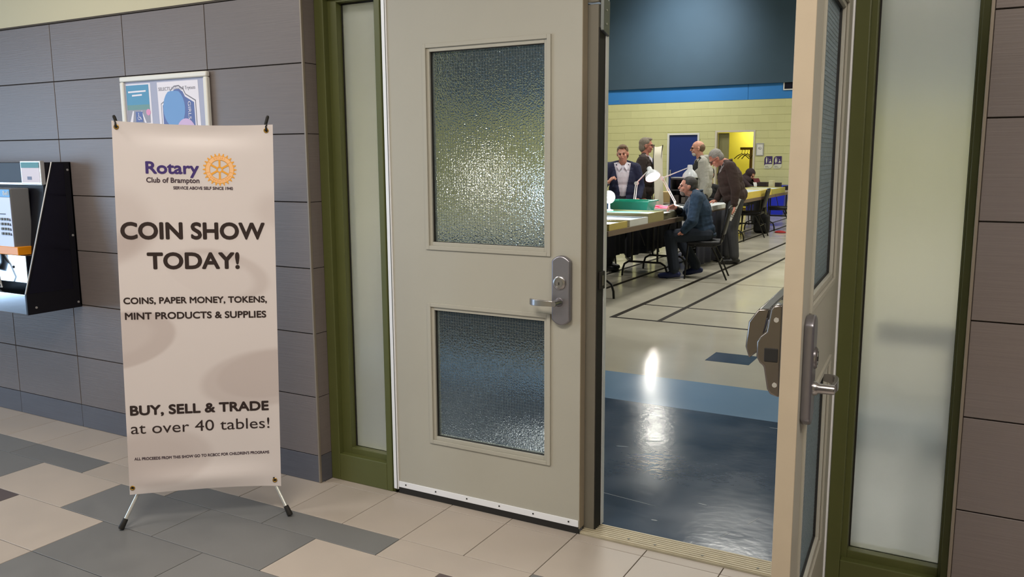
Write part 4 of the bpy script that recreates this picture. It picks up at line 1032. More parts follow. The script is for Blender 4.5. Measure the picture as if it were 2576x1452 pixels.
# ------------------------------------------------------------------ desk lamps
M_lampw = mat('lamp_white', (222, 222, 220), 0.35); M_shade = mat('lamp_shade_white', (205, 208, 212), 0.35)
M_bulb = mat('bulb_glow', (255, 250, 240), 0.5, emit=(255, 246, 232), estr=15)
def desk_lamp(label, base, elbow, head, sdir, lit=None, sr=0.105, sl=0.17):
    B = Vector(base); E = Vector(elbow)-B; H = Vector(head)-B; D = Vector(sdir).normalized()
    t = thing('desk_lamp', label, 'lamp', base, group='swing arm desk lamps')
    MB().lathe([(0.075, 0), (0.075, 0.012), (0.03, 0.022), (0.014, 0.028), (0.014, 0.07)], (0, 0, 0), 'z', 20).build('base', M_lampw, t, smooth=True)
    for dd in (-0.012, 0.012):
        MB().tube([Vector((dd, 0, 0.06)), E+Vector((dd, 0, 0))], 0.006, 8).build('lower_arm', M_lampw, t)
        MB().tube([E+Vector((0, dd, 0.006)), H-D*0.02+Vector((0, dd*0.6, 0))], 0.006, 8).build('upper_arm', M_lampw, t)
    MB().tube([E-Vector((0, 0.028, 0)), E+Vector((0, 0.028, 0))], 0.024, 14).build('joint', M_lampw, t)
    # shade: neck then flared bowl
    z = D; a = z.cross(Vector((0, 0, 1))); a = a.normalized() if a.length > 1e-3 else Vector((1, 0, 0)); b = z.cross(a)
    prof = [(0.026, 0.0), (0.034, 0.012), (0.036, 0.06), (0.046, 0.070), (0.070, 0.095), (0.092, 0.125), (sr, sl)]
    n = 28; vs = []; N0 = H - D*0.05
    for inner in (0, 1):
        for r, h in prof:
            r2 = r-0.003*inner
            for k in range(n): vs.append(N0 + D*h + (a*math.cos(2*PI*k/n)+b*math.sin(2*PI*k/n))*r2)
    m = len(prof); fs = []
    for inner in (0, 1):
        for i in range(m-1):
            for k in range(n):
                q = (inner*m+i)*n; fs.append((q+k, q+(k+1) % n, q+n+(k+1) % n, q+n+k))
    for k in range(n): q = (m-1)*n; r2 = (2*m-1)*n; fs.append((q+k, q+(k+1) % n, r2+(k+1) % n, r2+k))
    fs.append(tuple(range(n)))
    sh = MB().add(vs, fs).build('lamp_shade', M_shade, t, smooth=True)
    P = N0 + D*(sl-0.055)
    bl = MB(); 
    vs = []; 
    for i in range(1, 8):
        for k in range(14):
            ph = PI*i/8; vs.append(P + D*(0.04*math.cos(ph)) + (a*math.cos(2*PI*k/14)+b*math.sin(2*PI*k/14))*0.036*math.sin(ph))
    fs = [(i*14+k, i*14+(k+1) % 14, (i+1)*14+(k+1) % 14, (i+1)*14+k) for i in range(6) for k in range(14)] + [tuple(range(14)), tuple(range(84, 98))]
    bl.add(vs, fs).build('bulb', M_bulb if lit else M_lampw, t, smooth=True)
    if lit:
        en, colr = lit
        ld = bpy.data.lights.new('desk_lamp_light', 'SPOT'); ld.energy = en; ld.color = colr; ld.spot_size = math.radians(130); ld.spot_blend = 0.5; ld.shadow_soft_size = 0.07
        lo = bpy.data.objects.new('desk_lamp_light', ld); COL.objects.link(lo)
        lo.location = B + N0 + D*(sl+0.01); lo.rotation_euler = D.to_track_quat('-Z', 'Y').to_euler()
        MB().lathe([(0.001, 0), (sr-0.006, 0.0)], (0, 0, 0), 'z', 24)
    return t
desk_lamp('white swing arm desk lamp, lit, beside the man in the brown suit', (-4.09, 7.62, T0), (-4.197, 8.0, 1.154), (-4.045, 8.10, 1.325), (0.42, -0.35, -0.62), lit=(26, (1.0, 0.96, 0.88)))
desk_lamp('white swing arm desk lamp above the seated man\'s head', (-3.72, 8.20, 0.84), (-3.921, 8.25, 1.216), (-3.595, 8.42, 1.345), (0.02, -0.02, -1.0), lit=(9, (1, 0.98, 0.95)))
# small very bright work lamp at the near end, shining towards the doorway
wlp = thing('work_lamp', 'small dazzling cold white work lamp on the nearest table', 'lamp', (-4.0, 6.60, 0.869))
MB().lathe([(0.05, 0), (0.05, 0.01), (0.012, 0.02), (0.010, 0.09)], (0, 0, 0), 'z', 16).build('base', M_lampw, wlp, smooth=True)
MB().lathe([(0.055, 0.03), (0.078, 0.0), (0.076, -0.012)], (0.0, 0.0, 0.165), 'y', 24).build('lamp_head', M_lampw, wlp, smooth=True)
MB().lathe([(0.071, -0.0135), (0.065, -0.020), (0.0, -0.024)], (0.0, 0.0, 0.165), 'y', 24).build('lens', mat('work_lamp_glow', (220, 235, 255), 0.5, emit=(205, 228, 255), estr=60), wlp)
ld = bpy.data.lights.new('work_lamp_light', 'POINT'); ld.energy = 22; ld.color = (0.78, 0.88, 1.0); ld.shadow_soft_size = 0.06
lo = bpy.data.objects.new('work_lamp_light', ld); lo.location = (-3.98, 6.49, 1.04); COL.objects.link(lo)

# invented cloth-covered table, added to darken the lower glass of the closed door
ct = thing('added_covered_table', 'invented long table under a floor length dark teal cloth, added to darken the lower door glass', 'table', (-3.85, 3.45, 0))
tp = MB(); n = 64; vs = []; fs = []
per = [(-0.95+1.9*k/24, -0.36) for k in range(24)] + [(0.95, -0.36+0.72*k/8) for k in range(8)] + [(0.95-1.9*k/24, 0.36) for k in range(24)] + [(-0.95, 0.36-0.72*k/8) for k in range(8)]
for (x, y) in per: vs.append((x, y, 0.757))
for j in range(1, 6):
    for i, (x, y) in enumerate(per):
        u = j/5; o_ = 1+0.035*u*math.sin(i*1.9)+0.02*u; vs.append((x*(1+(o_-1)*0.4), y*o_, 0.757-0.735*u))
for j in range(5):
    for i in range(n): fs.append((j*n+i, j*n+(i+1) % n, (j+1)*n+(i+1) % n, (j+1)*n+i))
fs.append(tuple(range(n)))
tp.add(vs, fs).build('tablecloth', mat('teal_cloth', (20, 62, 88), 0.8, var=0.1, scale=10), ct, smooth=True)
MB().box(-0.93, 0.93, -0.34, 0.34, 0.72, 0.75).build('tabletop', M_ttop, ct)
for x in (-0.8, 0.8):
    for y in (-0.27, 0.27): MB().box(x-0.015, x+0.015, y-0.015, y+0.015, 0.0, 0.72).build('leg', M_leg, ct)
# invented table and two lit lamps, added to glow through the upper door glass
folding_table((-6.05, 8.30, 0), 1.83, 'invented folding table for two added lit lamps behind the closed door')
desk_lamp('invented white swing arm lamp, added for a pinkish glow behind the obscure glass', (-6.30, 7.75, T0), (-6.45, 7.9, 1.15), (-6.30, 7.65, 1.30), (0.25, -0.75, -0.45), lit=(25, (1.0, 0.80, 0.72)))
wl2 = dup(wlp); wl2.location = (-5.70, 8.60, T0+0.004); wl2.scale = (1.5, 1.5, 1.5); wl2['label'] = 'invented cold white work lamp, added for a blue glow behind the closed door'
ld = bpy.data.lights.new('work_lamp_light', 'POINT'); ld.energy = 12; ld.color = (0.62, 0.78, 1.0); ld.shadow_soft_size = 0.09  # light of the added work lamp behind the door glass
lo = bpy.data.objects.new('work_lamp_light', ld); lo.location = (-5.68, 8.58, 0.95); COL.objects.link(lo)

# ------------------------------------------------------------------ chairs
M_pad = mat('chair_vinyl', (24, 22, 26), 0.5); M_frame = mat('chair_frame', (34, 32, 32), 0.35, metal=0.5)
def make_chair(label):
    t = thing('banquet_chair', label, 'chair', (0, 0, 0), group='black metal banquet chairs')
    MB().box(-0.20, 0.21, -0.205, 0.205, 0.425, 0.475).build('seat', M_pad, t, bevel=0.02, smooth=True, seg=3)
    m_ = MB(); n = 8
    vs = []
    for j in range(6):
        z = 0.56+0.32*j/5; x = -0.215-0.075*j/5
        for i in range(n+1):
            y = -0.185+0.37*i/n; vs.append((x-0.02*(1-(y/0.2)**2), y*(1-0.12*(j/5)**3), z))
    fs = [(j*(n+1)+i, j*(n+1)+i+1, (j+1)*(n+1)+i+1, (j+1)*(n+1)+i) for j in range(5) for i in range(n)]
    bo = m_.add(vs, fs).build('backrest', M_pad, t, smooth='all'); so = bo.modifiers.new('t', 'SOLIDIFY'); so.thickness = 0.03; so.offset = 0
    for s_ in (-1, 1):
        MB().tube([(0.19, s_*0.20, 0.43), (0.205, s_*0.205, 0.25), (0.225, s_*0.21, 0.0)], 0.011, 10).build('leg', M_frame, t, smooth=True)
        MB().tube([(-0.10, s_*0.20, 0.40), (-0.17, s_*0.205, 0.27), (-0.285, s_*0.21, 0.0)], 0.011, 10).build('leg', M_frame, t, smooth=True)
        MB().tube([(-0.10, s_*0.20, 0.41), (-0.20, s_*0.20, 0.45), (-0.215, s_*0.197, 0.54), (-0.285, s_*0.185, 0.87)], 0.011, 10).build('back_post', M_frame, t, smooth=True)
        MB().tube([(0.19, s_*0.20, 0.415), (-0.15, s_*0.20, 0.415)], 0.010, 8).build('seat_rail', M_frame, t)
    MB().tube([(0.210, -0.205, 0.22), (0.210, 0.205, 0.22)], 0.008, 8).build('stretcher', M_frame, t)
    MB().tube([(-0.195, -0.205, 0.22), (-0.195, 0.205, 0.22)], 0.008, 8).build('stretcher', M_frame, t)
    MB().tube([(-0.285, -0.185, 0.87), (-0.297, -0.15, 0.895), (-0.297, 0.15, 0.895), (-0.285, 0.185, 0.87)], 0.011, 8).build('top_rail', M_frame, t, smooth=True)
    return t
ch0 = make_chair('black metal chair the man in the denim jacket sits on')
ch0.location = (-3.10, 7.56, 0); ch0.rotation_euler = (0, 0, math.radians(191.6))
for loc, a, lb in (((-3.93, 13.30, 0), 184, 'empty black chair right behind the stooping man, by the yellow cases'), ((-3.80, 15.05, 0), 187, 'empty black chair nearest the open door\'s edge, by the farthest table'),
                   ((-4.62, 7.62, 0), 5, 'black chair on the far side of the nearest table, under the seated vendor'), ((-4.86, 16.15, 0), 3, 'black chair under the head-scarfed person'), ((-4.17, 11.36, 0), 262, 'black chair under the person half hidden by the brown jacket')):
    c = dup(ch0); c.location = loc; c.rotation_euler = (0, 0, math.radians(a)); c['label'] = lb
# bag and odd things on the floor
bg = thing('backpack', 'black backpack on the floor between the two empty chairs', 'bag', (-3.93, 14.15, 0))
MB().box(-0.15, 0.15, -0.10, 0.10, 0.0, 0.36).build('body', mat('bag_black', (20, 20, 22), 0.8), bg, bevel=0.06, smooth=True, seg=4)
MB().box(-0.11, 0.11, -0.14, -0.09, 0.04, 0.20).build('pocket', mat('bag_black2', (30, 30, 32), 0.8), bg, bevel=0.02, smooth=True)
MB().tube([(-0.05, 0, 0.35), (-0.04, 0, 0.41), (0.04, 0, 0.41), (0.05, 0, 0.35)], 0.009, 8).build('strap', M_black, bg, smooth=True)
rc = MB().lathe([(0.10, 0.0), (0.115, 0.012), (0.09, 0.03), (0.04, 0.042), (0.0, 0.044)], (-3.60, 14.30, 0.0), 'z', 16); rc.v = [(x+0.03*math.sin(9*y), y, z) for x, y, z in rc.v]
tag(rc.build('red_cloth', mat('red_cloth', (150, 24, 24), 0.8), smooth=True), 'small crumpled red cloth on the floor by a chair leg', 'cloth')


# ------------------------------------------------------------------ people
import numpy as np
SKIN = mat('skin', (206, 150, 128), 0.5, var=0.04, scale=30)
SKIN2 = mat('skin_ruddy', (196, 132, 112), 0.5, var=0.05, scale=30)
def sph(mb, M, n=14, m=9):
    vs = [M @ Vector((0, 0, 1))]
    for i in range(1, m):
        for k in range(n):
            a, b = PI*i/m, 2*PI*k/n; vs.append(M @ Vector((math.sin(a)*math.cos(b), math.sin(a)*math.sin(b), math.cos(a))))
    vs.append(M @ Vector((0, 0, -1)))
    fs = [(0, 1+k, 1+(k+1) % n) for k in range(n)]
    for i in range(m-2):
        for k in range(n): a = 1+i*n; fs.append((a+k, a+n+k, a+n+(k+1) % n, a+(k+1) % n))
    L = len(vs)-1; a = 1+(m-2)*n
    fs += [(L, a+(k+1) % n, a+k) for k in range(n)]
    mb.add(vs, fs)
class Fig:
    """primitives that are fused into one continuous surface by voxel remeshing; each keeps its material"""
    def __init__(s): s.p = []
    def cap(s, a, ra, b, rb, m): s.p.append(('c', Vector(a), ra, Vector(b), rb, m))
    def ell(s, c, r, m, R=None):
        M = Matrix.Translation(Vector(c)) @ (R.to_4x4() if R is not None else Matrix.Identity(4)) @ Matrix.Diagonal((*r, 1))
        s.p.append(('e', M, m))
    def mesh(s, voxel, grow=0.0, only=None, smooth=2):
        mb = MB()
        for q in s.p:
            if only and q[-1] not in only: continue
            if q[0] == 'c':
                a, ra, b, rb = q[1], q[2]+grow, q[3], q[4]+grow
                d = (b-a); L = d.length
                if L < 1e-5: continue
                u = d/L
                pts = []; rr = []
                for k in range(4): t = PI/2*(k+0.5)/4.5; pts.append(a-u*ra*math.cos(t)); rr.append(ra*math.sin(t))
                pts += [a, a.lerp(b, .5), b]; rr += [ra, (ra+rb)/2, rb]
                for k in range(3, -1, -1): t = PI/2*(k+0.5)/4.5; pts.append(b+u*rb*math.cos(t)); rr.append(rb*math.sin(t))
                mb.tube(pts, rr, 12)
            else:
                M = q[1] if not grow else q[1] @ Matrix.Diagonal((*[1+grow/max(1e-4, q[1].col[i].to_3d().length) for i in range(3)], 1))
                sph(mb, M)
        me = bpy.data.meshes.new('tmp'); me.from_pydata(mb.v, [], mb.f)
        bm = bmesh.new(); bm.from_mesh(me); bmesh.ops.recalc_face_normals(bm, faces=bm.faces); bm.to_mesh(me); bm.free()
        o = bpy.data.objects.new('tmp', me); COL.objects.link(o)
        r = o.modifiers.new('r', 'REMESH'); r.mode = 'VOXEL'; r.voxel_size = voxel
        if smooth:
            sm = o.modifiers.new('s', 'SMOOTH'); sm.factor = 0.5; sm.iterations = smooth
        dg = bpy.context.evaluated_depsgraph_get()
        out = bpy.data.meshes.new_from_object(o.evaluated_get(dg))
        bpy.data.objects.remove(o); bpy.data.meshes.remove(me)
        return out
    def paint(s, me, only=None):
        n = len(me.polygons)
        c = np.empty(n*3); me.polygons.foreach_get('center', c); c = c.reshape(n, 3)
        best = np.full(n, 1e9); idx = np.zeros(n, dtype=np.int32); mats = []
        for q in s.p:
            if only and q[-1] not in only: continue
            if q[-1] not in mats: mats.append(q[-1])
            if q[0] == 'c':
                a = np.array(q[1]); d = np.array(q[3])-a; L2 = max(1e-9, d@d)
                t = np.clip(((c-a)@d)/L2, 0, 1)
                dist = np.linalg.norm(c-a-t[:, None]*d, axis=1)-(q[2]+(q[4]-q[2])*t)
            else:
                Mi = np.array(q[1].inverted()); p = c@Mi[:3, :3].T+Mi[:3, 3]
                rmin = min(q[1].col[i].to_3d().length for i in range(3))
                k = np.linalg.norm(p, axis=1); dist = (k-1)*rmin
            w_ = dist < best; best[w_] = dist[w_]; idx[w_] = mats.index(q[-1])
        for m in mats: me.materials.append(m)
        me.polygons.foreach_set('material_index', idx)
        me.polygons.foreach_set('use_smooth', np.ones(n, dtype=bool))
        return me
def link_mesh(name, me, parent, label=None):
    o = bpy.data.objects.new(name, me); COL.objects.link(o); o.parent = parent
    if label: o['label'] = label
    return o
def cut(me, fn):
    bm = bmesh.new(); bm.from_mesh(me)
    bmesh.ops.delete(bm, geom=[f for f in bm.faces if fn(f.calc_center_median())], context='FACES')
    bm.to_mesh(me); bm.free()

def hand(F, wr, d, nrm, skin, side, curl=0.6, s=1.0):
    """palm, four fingers of different length with two bends, thumb leaving the side of the palm"""
    d = Vector(d).normalized(); nrm = Vector(nrm); nrm = (nrm-d*nrm.dot(d)).normalized(); lat = d.cross(nrm)*side
    wr = Vector(wr)
    R = Matrix((d, lat, nrm)).transposed()
    F.ell(wr+d*0.045*s, (0.052*s, 0.040*s, 0.017*s), skin, R)
    for i, (o, L) in enumerate(((-0.030, 0.066), (-0.010, 0.076), (0.010, 0.072), (0.029, 0.058))):
        b = wr+d*0.082*s+lat*o*s
        d1 = (d*math.cos(curl*.7)+nrm*math.sin(curl*.7)); d2 = (d*math.cos(curl*2)+nrm*math.sin(curl*2))
        k = b+d1*L*0.5*s; e = k+d2*L*0.5*s
        F.cap(b-d*0.03*s, 0.0095*s, k, 0.0088*s, skin); F.cap(k, 0.0088*s, e, 0.0075*s, skin)
    t0 = wr+d*0.03*s-lat*0.035*s; t1 = t0+(d*0.7-lat*0.7+nrm*.3).normalized()*0.035*s; t2 = t1+(d*0.9+nrm*0.4).normalized()*0.028*s
    F.cap(t0, 0.012*s, t1, 0.0105*s, skin); F.cap(t1, 0.0105*s, t2, 0.009*s, skin)

def figure(label, loc, heading, J, mats, hair=None, head_rot=(0, 0, 0), fat=1.0, jacket=None, glasses=None, beard=None, extras=None, hs=1.0, vox=0.0065, hood=None):
    """J: joints in the local frame (x forward, y left, z up)"""
    top, pants, shoe, skin = mats
    P = thing('person', label, 'person', loc, math.radians(heading))
    F = Fig(); V = lambda k: Vector(J[k])
    Hc = V('head'); yaw, pit, rol = [math.radians(a) for a in head_rot]
    HR = Matrix.Rotation(yaw, 3, 'Z') @ Matrix.Rotation(pit, 3, 'Y') @ Matrix.Rotation(rol, 3, 'X')
    h = lambda x, y, z: Hc + HR @ Vector((x*hs, y*hs, z*hs))
    # head
    F.ell(h(-0.012, 0, 0.028), (0.098*hs, 0.077*hs, 0.090*hs), skin, HR)
    F.ell(h(0.018, 0, -0.035), (0.070*hs, 0.060*hs, 0.078*hs), skin, HR)
    F.ell(h(0.052, 0, -0.088), (0.026*hs, 0.030*hs, 0.020*hs), skin, HR)
    F.cap(h(0.088, 0, 0.012), 0.009*hs, h(0.106, 0, -0.026), 0.0125*hs, skin)
    F.ell(h(0.078, 0, 0.022), (0.018*hs, 0.050*hs, 0.012*hs), skin, HR)
    F.ell(h(0.078, 0, -0.058), (0.017*hs, 0.026*hs, 0.010*hs), skin, HR)
    for sg in (-1, 1):
        F.ell(h(-0.005, sg*0.080, -0.008), (0.020*hs, 0.009*hs, 0.031*hs), skin, HR)
        F.ell(h(0.066, sg*0.040, -0.030), (0.022*hs, 0.022*hs, 0.026*hs), skin, HR)
    ch = V('chest'); nb = ch+Vector((0.012, 0, 0.06))
    F.cap(h(-0.022, 0, -0.060), 0.058, nb-Vector((0, 0, 0.01)), 0.060, skin)
    # torso
    pel = V('pelvis'); up = (ch-pel).normalized(); sd = Vector((0, 1, 0)); fw = sd.cross(up).normalized()
    TR = Matrix((fw, sd, up)).transposed()
    fy = fat**.35
    F.ell(pel+up*0.0, (0.115*fat, 0.165*fy, 0.12), pants, TR)
    L = (ch-pel).length
    F.ell(pel+up*L*0.30+fw*0.01, (0.115*fat, 0.155*fy, 0.17), top, TR)
    F.ell(pel+up*L*0.62+fw*0.005, (0.118*fat, 0.168*fy, 0.20), top, TR)
    F.ell(pel+up*L*0.88, (0.100, 0.175, 0.11), top, TR)
    for k, sg in (('L', 1), ('R', -1)):
        sh = V('sh'+k); el = V('el'+k); wr = V('wr'+k)
        F.cap(ch+up*0.02+sd*sg*0.05, 0.060, sh, 0.058, top)
        F.cap(sh, 0.060, el, 0.046, top); F.cap(el, 0.046, wr, 0.033, top)
        fd = (wr-el).normalized(); F.cap(wr, 0.026, wr+fd*0.03, 0.026, skin)
        hd = J.get('hand'+k, (tuple(fd), (0, -sg, 0), 0.5))
        hand(F, wr+fd*0.02, hd[0], hd[1], skin, sg, hd[2])
        hp = V('hip'+k); kn = V('kn'+k); an = V('an'+k); toe = V('toe'+k)
        F.cap(hp, 0.098*fat**.5, kn, 0.080, pants); F.cap(kn, 0.080, an+(kn-an).normalized()*0.03, 0.068, pants)
        F.cap(an, 0.045, an+Vector((0, 0, -0.015)), 0.045, pants)
        fdir = (toe-an); fdir.z *= 1.0
        heel = an - Vector((fdir.x, fdir.y, 0)).normalized()*0.045 + Vector((0, 0, -0.045)) if abs(fdir.z) < 0.1 else an+Vector((-0.03, 0, 0.02))
        F.cap(heel, 0.038, an.lerp(toe, .55)+Vector((0, 0, -0.02 if abs(fdir.z) < 0.1 else 0)), 0.042, shoe)
        F.cap(an.lerp(toe, .55)+Vector((0, 0, -0.022 if abs(fdir.z) < 0.1 else 0)), 0.042, toe, 0.034, shoe)
    me = F.mesh(vox); F.paint(me)
    body = link_mesh('body', me, P)
    # eyes
    for sg in (-1, 1):
        e = MB(); sph(e, Matrix.Translation(h(0.0815, sg*0.030, 0.002)) @ HR.to_4x4() @ Matrix.Diagonal((0.008, 0.012, 0.0065, 1)), 10, 6)
        e.build('eye', mat('eye_dark', (46, 34, 30), 0.2), P, smooth='all')
        b = MB(); b.tube([h(0.088, sg*0.014, 0.019), h(0.090, sg*0.032, 0.024), h(0.078, sg*0.050, 0.018)], [0.003, 0.004, 0.0025], 6)
        b.build('eyebrow', hair[0] if hair else SKIN, P, smooth='all')
    mo = MB(); mo.tube([h(0.083, -0.022, -0.058), h(0.0955, 0, -0.056), h(0.083, 0.022, -0.058)], [0.002, 0.0035, 0.002], 6)
    mo.build('mouth', mat('lips', (150, 82, 76), 0.5), P, smooth='all')
    if hair:
        hm, kind = hair
        G = Fig()
        if kind in ('short', 'full'):
            G.ell(h(-0.022, 0, 0.045), (0.100*hs, 0.084*hs, 0.088*hs), hm, HR)
            G.ell(h(-0.050, 0, 0.000), (0.068*hs, 0.080*hs, 0.085*hs), hm, HR)
            if kind == 'full': G.ell(h(0.035, 0.01, 0.098), (0.055*hs, 0.062*hs, 0.030*hs), hm, HR); G.ell(h(-0.055, 0, -0.02), (0.066*hs, 0.082*hs, 0.085*hs), hm, HR)
        elif kind == 'bald':
            G.ell(h(-0.050, 0, 0.010), (0.072*hs, 0.084*hs, 0.072*hs), hm, HR)
        elif kind == 'scarf':
            G.ell(h(-0.018, 0, 0.03), (0.118*hs, 0.098*hs, 0.112*hs), hm, HR)
            G.cap(h(-0.03, 0, -0.03), 0.095, nb-Vector((0.02, 0, 0.03)), 0.12, hm)
            G.ell(ch+Vector((0.02, 0, 0.0)), (0.15, 0.20, 0.12), hm)
        gm = G.mesh(0.006); G.paint(gm)
        HI = HR.inverted()
        def face_open(c):
            q = HI @ (c-Hc); q /= hs
            if kind == 'scarf': return q.x > 0.055 and q.z < 0.075 and q.z > -0.09 and abs(q.y) < 0.062
            if kind == 'bald': return q.z > 0.062 or q.x > 0.012
            edge = 0.042 if kind == 'short' else 0.052
            return (q.x > edge and q.z < 0.085) or (q.x > 0.02 and q.z < 0.035) or (q.x > -0.012 and q.z < -0.005)
        cut(gm, face_open)
        hn = link_mesh('head_scarf' if kind == 'scarf' else 'hair', gm, P)
        so = hn.modifiers.new('t', 'SOLIDIFY'); so.thickness = 0.006; so.offset = -1
    if glasses:
        g = MB(); zz = 0.004 if glasses == 'on' else 0.098; xx = 0.100 if glasses == 'on' else 0.062
        for sg in (-1, 1):
            pts = [h(xx-0.004*abs(math.cos(a)), sg*0.031+0.023*math.cos(a), zz+0.015*math.sin(a)) for a in [2*PI*k/14 for k in range(15)]]
            g.tube(pts, 0.0024, 6, cap=False)
            g.tube([h(xx-0.004, sg*0.054, zz+0.004), h(xx-0.03, sg*0.079, zz+0.003), h(-0.010, sg*0.087, zz)], 0.0024, 6)
        g.tube([h(xx, -0.009, zz+0.002), h(xx+0.003, 0, zz+0.004), h(xx, 0.009, zz+0.002)], 0.0024, 6)
        g.build('glasses', mat('glasses_frame', (40, 30, 30), 0.3) if glasses == 'on' else M_alu, P)
    if beard:
        B = Fig(); B.ell(h(0.046, 0, -0.078), (0.042*hs, 0.044*hs, 0.040*hs), beard, HR); B.ell(h(0.078, 0, -0.044), (0.021, 0.032, 0.007), beard, HR)
        bmh = B.mesh(0.005, smooth=1); B.paint(bmh)
        HI = HR.inverted()
        cut(bmh, lambda c: (HI @ (c-Hc)).x < 0.028)
        link_mesh('beard', bmh, P)
    if jacket:
        jm, opts = jacket
        K = Fig(); g = 0.014
        K.ell(pel+up*0.02, (0.138*fat, 0.182*fy, 0.13), jm, TR)
        K.ell(pel+up*L*0.30+fw*0.01, (0.138*fat, 0.180*fy, 0.18), jm, TR)
        K.ell(pel+up*L*0.62+fw*0.005, (0.140*fat, 0.190*fy, 0.21), jm, TR)
        K.ell(pel+up*L*0.88, (0.118*fy, 0.192, 0.125), jm, TR)
        for k, sg in (('L', 1), ('R', -1)):
            sh = V('sh'+k); el = V('el'+k); wr = V('wr'+k)
            K.cap(ch+up*0.035+sd*sg*0.05, 0.066, sh, 0.072, jm); K.cap(sh, 0.080, el, 0.068, jm); K.cap(el, 0.068, wr-(wr-el).normalized()*0.012, 0.045, jm)
        K.ell(nb-up*0.030, (0.098, 0.118, 0.058), jm, TR)
        jme = K.mesh(0.0068, smooth=4)
        # folds
        rr_ = random.random()*10
        nv = len(jme.vertices); co_ = np.empty(nv*3); no_ = np.empty(nv*3)
        jme.vertices.foreach_get('co', co_); jme.vertices.foreach_get('normal', no_)
        co_ = co_.reshape(nv, 3); no_ = no_.reshape(nv, 3)
        am = np.array([noise.noise(Vector((c[0]*7+rr_, c[1]*7, c[2]*5)))*0.012 + abs(noise.noise(Vector((c[0]*12, c[1]*12+rr_, c[2]*20))))*-0.007 for c in co_])
        jme.vertices.foreach_set('co', (co_+no_*am[:, None]).ravel()); jme.update()
        K.paint(jme)
        wv, zv = opts.get('v', (0.10, 0.25))
        hem = opts.get('hem', -0.05); TI = TR.inverted()
        def opening(c):
            q = TI @ (c-pel)
            if q.z < hem: return True
            if q.x < 0.03: return False
            wid = opts.get('open', 0.0) + max(0, (q.z-zv))*wv/(L*0.9-zv)*1.0
            return abs(q.y) < wid and wid > 0
        cut(jme, opening)
        jo = link_mesh('jacket', jme, P, opts.get('label'))
        so = jo.modifiers.new('t', 'SOLIDIFY'); so.thickness = 0.008; so.offset = 0
        # collar
        col = MB(); n = 20; vs = []
        for k in range(n+1):
            a = math.radians(40)+k/n*math.radians(280)
            for j in range(3):
                r_ = 0.088+0.010*j*opts.get('flare', 1.0); q = nb+fw*(-0.002+r_*math.cos(a)*0.92)+sd*r_*math.sin(a)+up*(-0.022+(0.028*j if j < 2 else 0.022)*opts.get('collar', 1.0)-0.05*max(0, math.cos(a)))
                vs.append(q)
        fs = [(k*3+j, k*3+3+j, k*3+4+j, k*3+j+1) for k in range(n) for j in range(2)]
        co = col.add(vs, fs).build('collar', opts.get('cmat', jm), P, smooth='all'); so = co.modifiers.new('t', 'SOLIDIFY'); so.thickness = 0.01
    if hood:
        Q = Fig(); Q.cap(nb+fw*-0.085+sd*0.08, 0.045, nb+fw*-0.085-sd*0.08, 0.045, hood); Q.ell(nb+fw*-0.10+up*-0.05, (0.05, 0.11, 0.09), hood)
        Q.cap(nb+fw*-0.06+sd*0.09, 0.04, nb+fw*0.04+sd*0.10-up*0.05, 0.028, hood); Q.cap(nb+fw*-0.06-sd*0.09, 0.04, nb+fw*0.04-sd*0.10-up*0.05, 0.028, hood)
        qm = Q.mesh(0.008); Q.paint(qm); link_mesh('hood', qm, P)
    if extras: extras(P, h, ch, nb, fw, sd, up, pel, L)
    return P

def standing(lean=0.0, H=1.75, headf=0.0, arms=None):
    k = H/1.75
    J = dict(pelvis=(0, 0, .95*k), chest=(lean, 0, 1.435*k), head=(lean+0.03+headf, 0, 1.635*k),
             hipL=(0, .09, .90*k), hipR=(0, -.09, .90*k), knL=(0.02, .10, .49*k), knR=(0.0, -.10, .49*k), anL=(-.02, .11, .09), anR=(-.03, -.11, .09),
             toeL=(.15, .13, .036), toeR=(.14, -.14, .036), shL=(lean, .19, 1.425*k), shR=(lean, -.19, 1.425*k),
             elL=(lean-.03, .25, 1.12*k), elR=(lean-.03, -.25, 1.12*k), wrL=(lean+.03, .25, .87*k), wrR=(lean+.03, -.25, .87*k))
    if arms: J.update(arms)
    return J
def cloth(name, rgb, var=0.07, rough=0.85, bump=0.3): return mat(name, rgb, rough, var=var, scale=24, bump=bump, bscale=160)
C_navy = cloth('blazer_navy', (30, 36, 66)); C_white = cloth('shirt_white', (216, 212, 224)); C_trou = cloth('trousers_black', (26, 26, 32)); C_shoe = cloth('shoes_black', (22, 20, 20), rough=0.4)
C_suit = cloth('suit_brown', (58, 48, 46)); C_hoodie = cloth('hoodie_grey', (168, 166, 158)); C_tee = cloth('tee_black', (24, 24, 26)); C_brown = cloth('jacket_brown', (58, 42, 38)); C_jeansg = cloth('jeans_grey', (58, 58, 60))
C_denim = cloth('denim_blue', (36, 57, 80), var=0.25); C_jeansd = cloth('jeans_dark', (30, 38, 52)); C_bshoe = cloth('shoes_blue', (24, 34, 84), rough=0.5); C_plaid = cloth('shirt_pale', (150, 148, 152), var=0.2)
H_grey = mat('hair_grey', (128, 118, 104), 0.7, var=0.2, scale=60); H_dark = mat('hair_dark', (52, 48, 46), 0.6, var=0.15, scale=60); H_brown = mat('hair_brown', (112, 88, 66), 0.7, var=0.15, scale=60); H_silver = mat('hair_silver', (146, 142, 138), 0.7, var=0.2, scale=60)
B_white = mat('beard_white', (206, 204, 200), 0.8, var=0.1, scale=80); B_greyb = mat('beard_grey', (130, 116, 108), 0.8, var=0.1, scale=80)

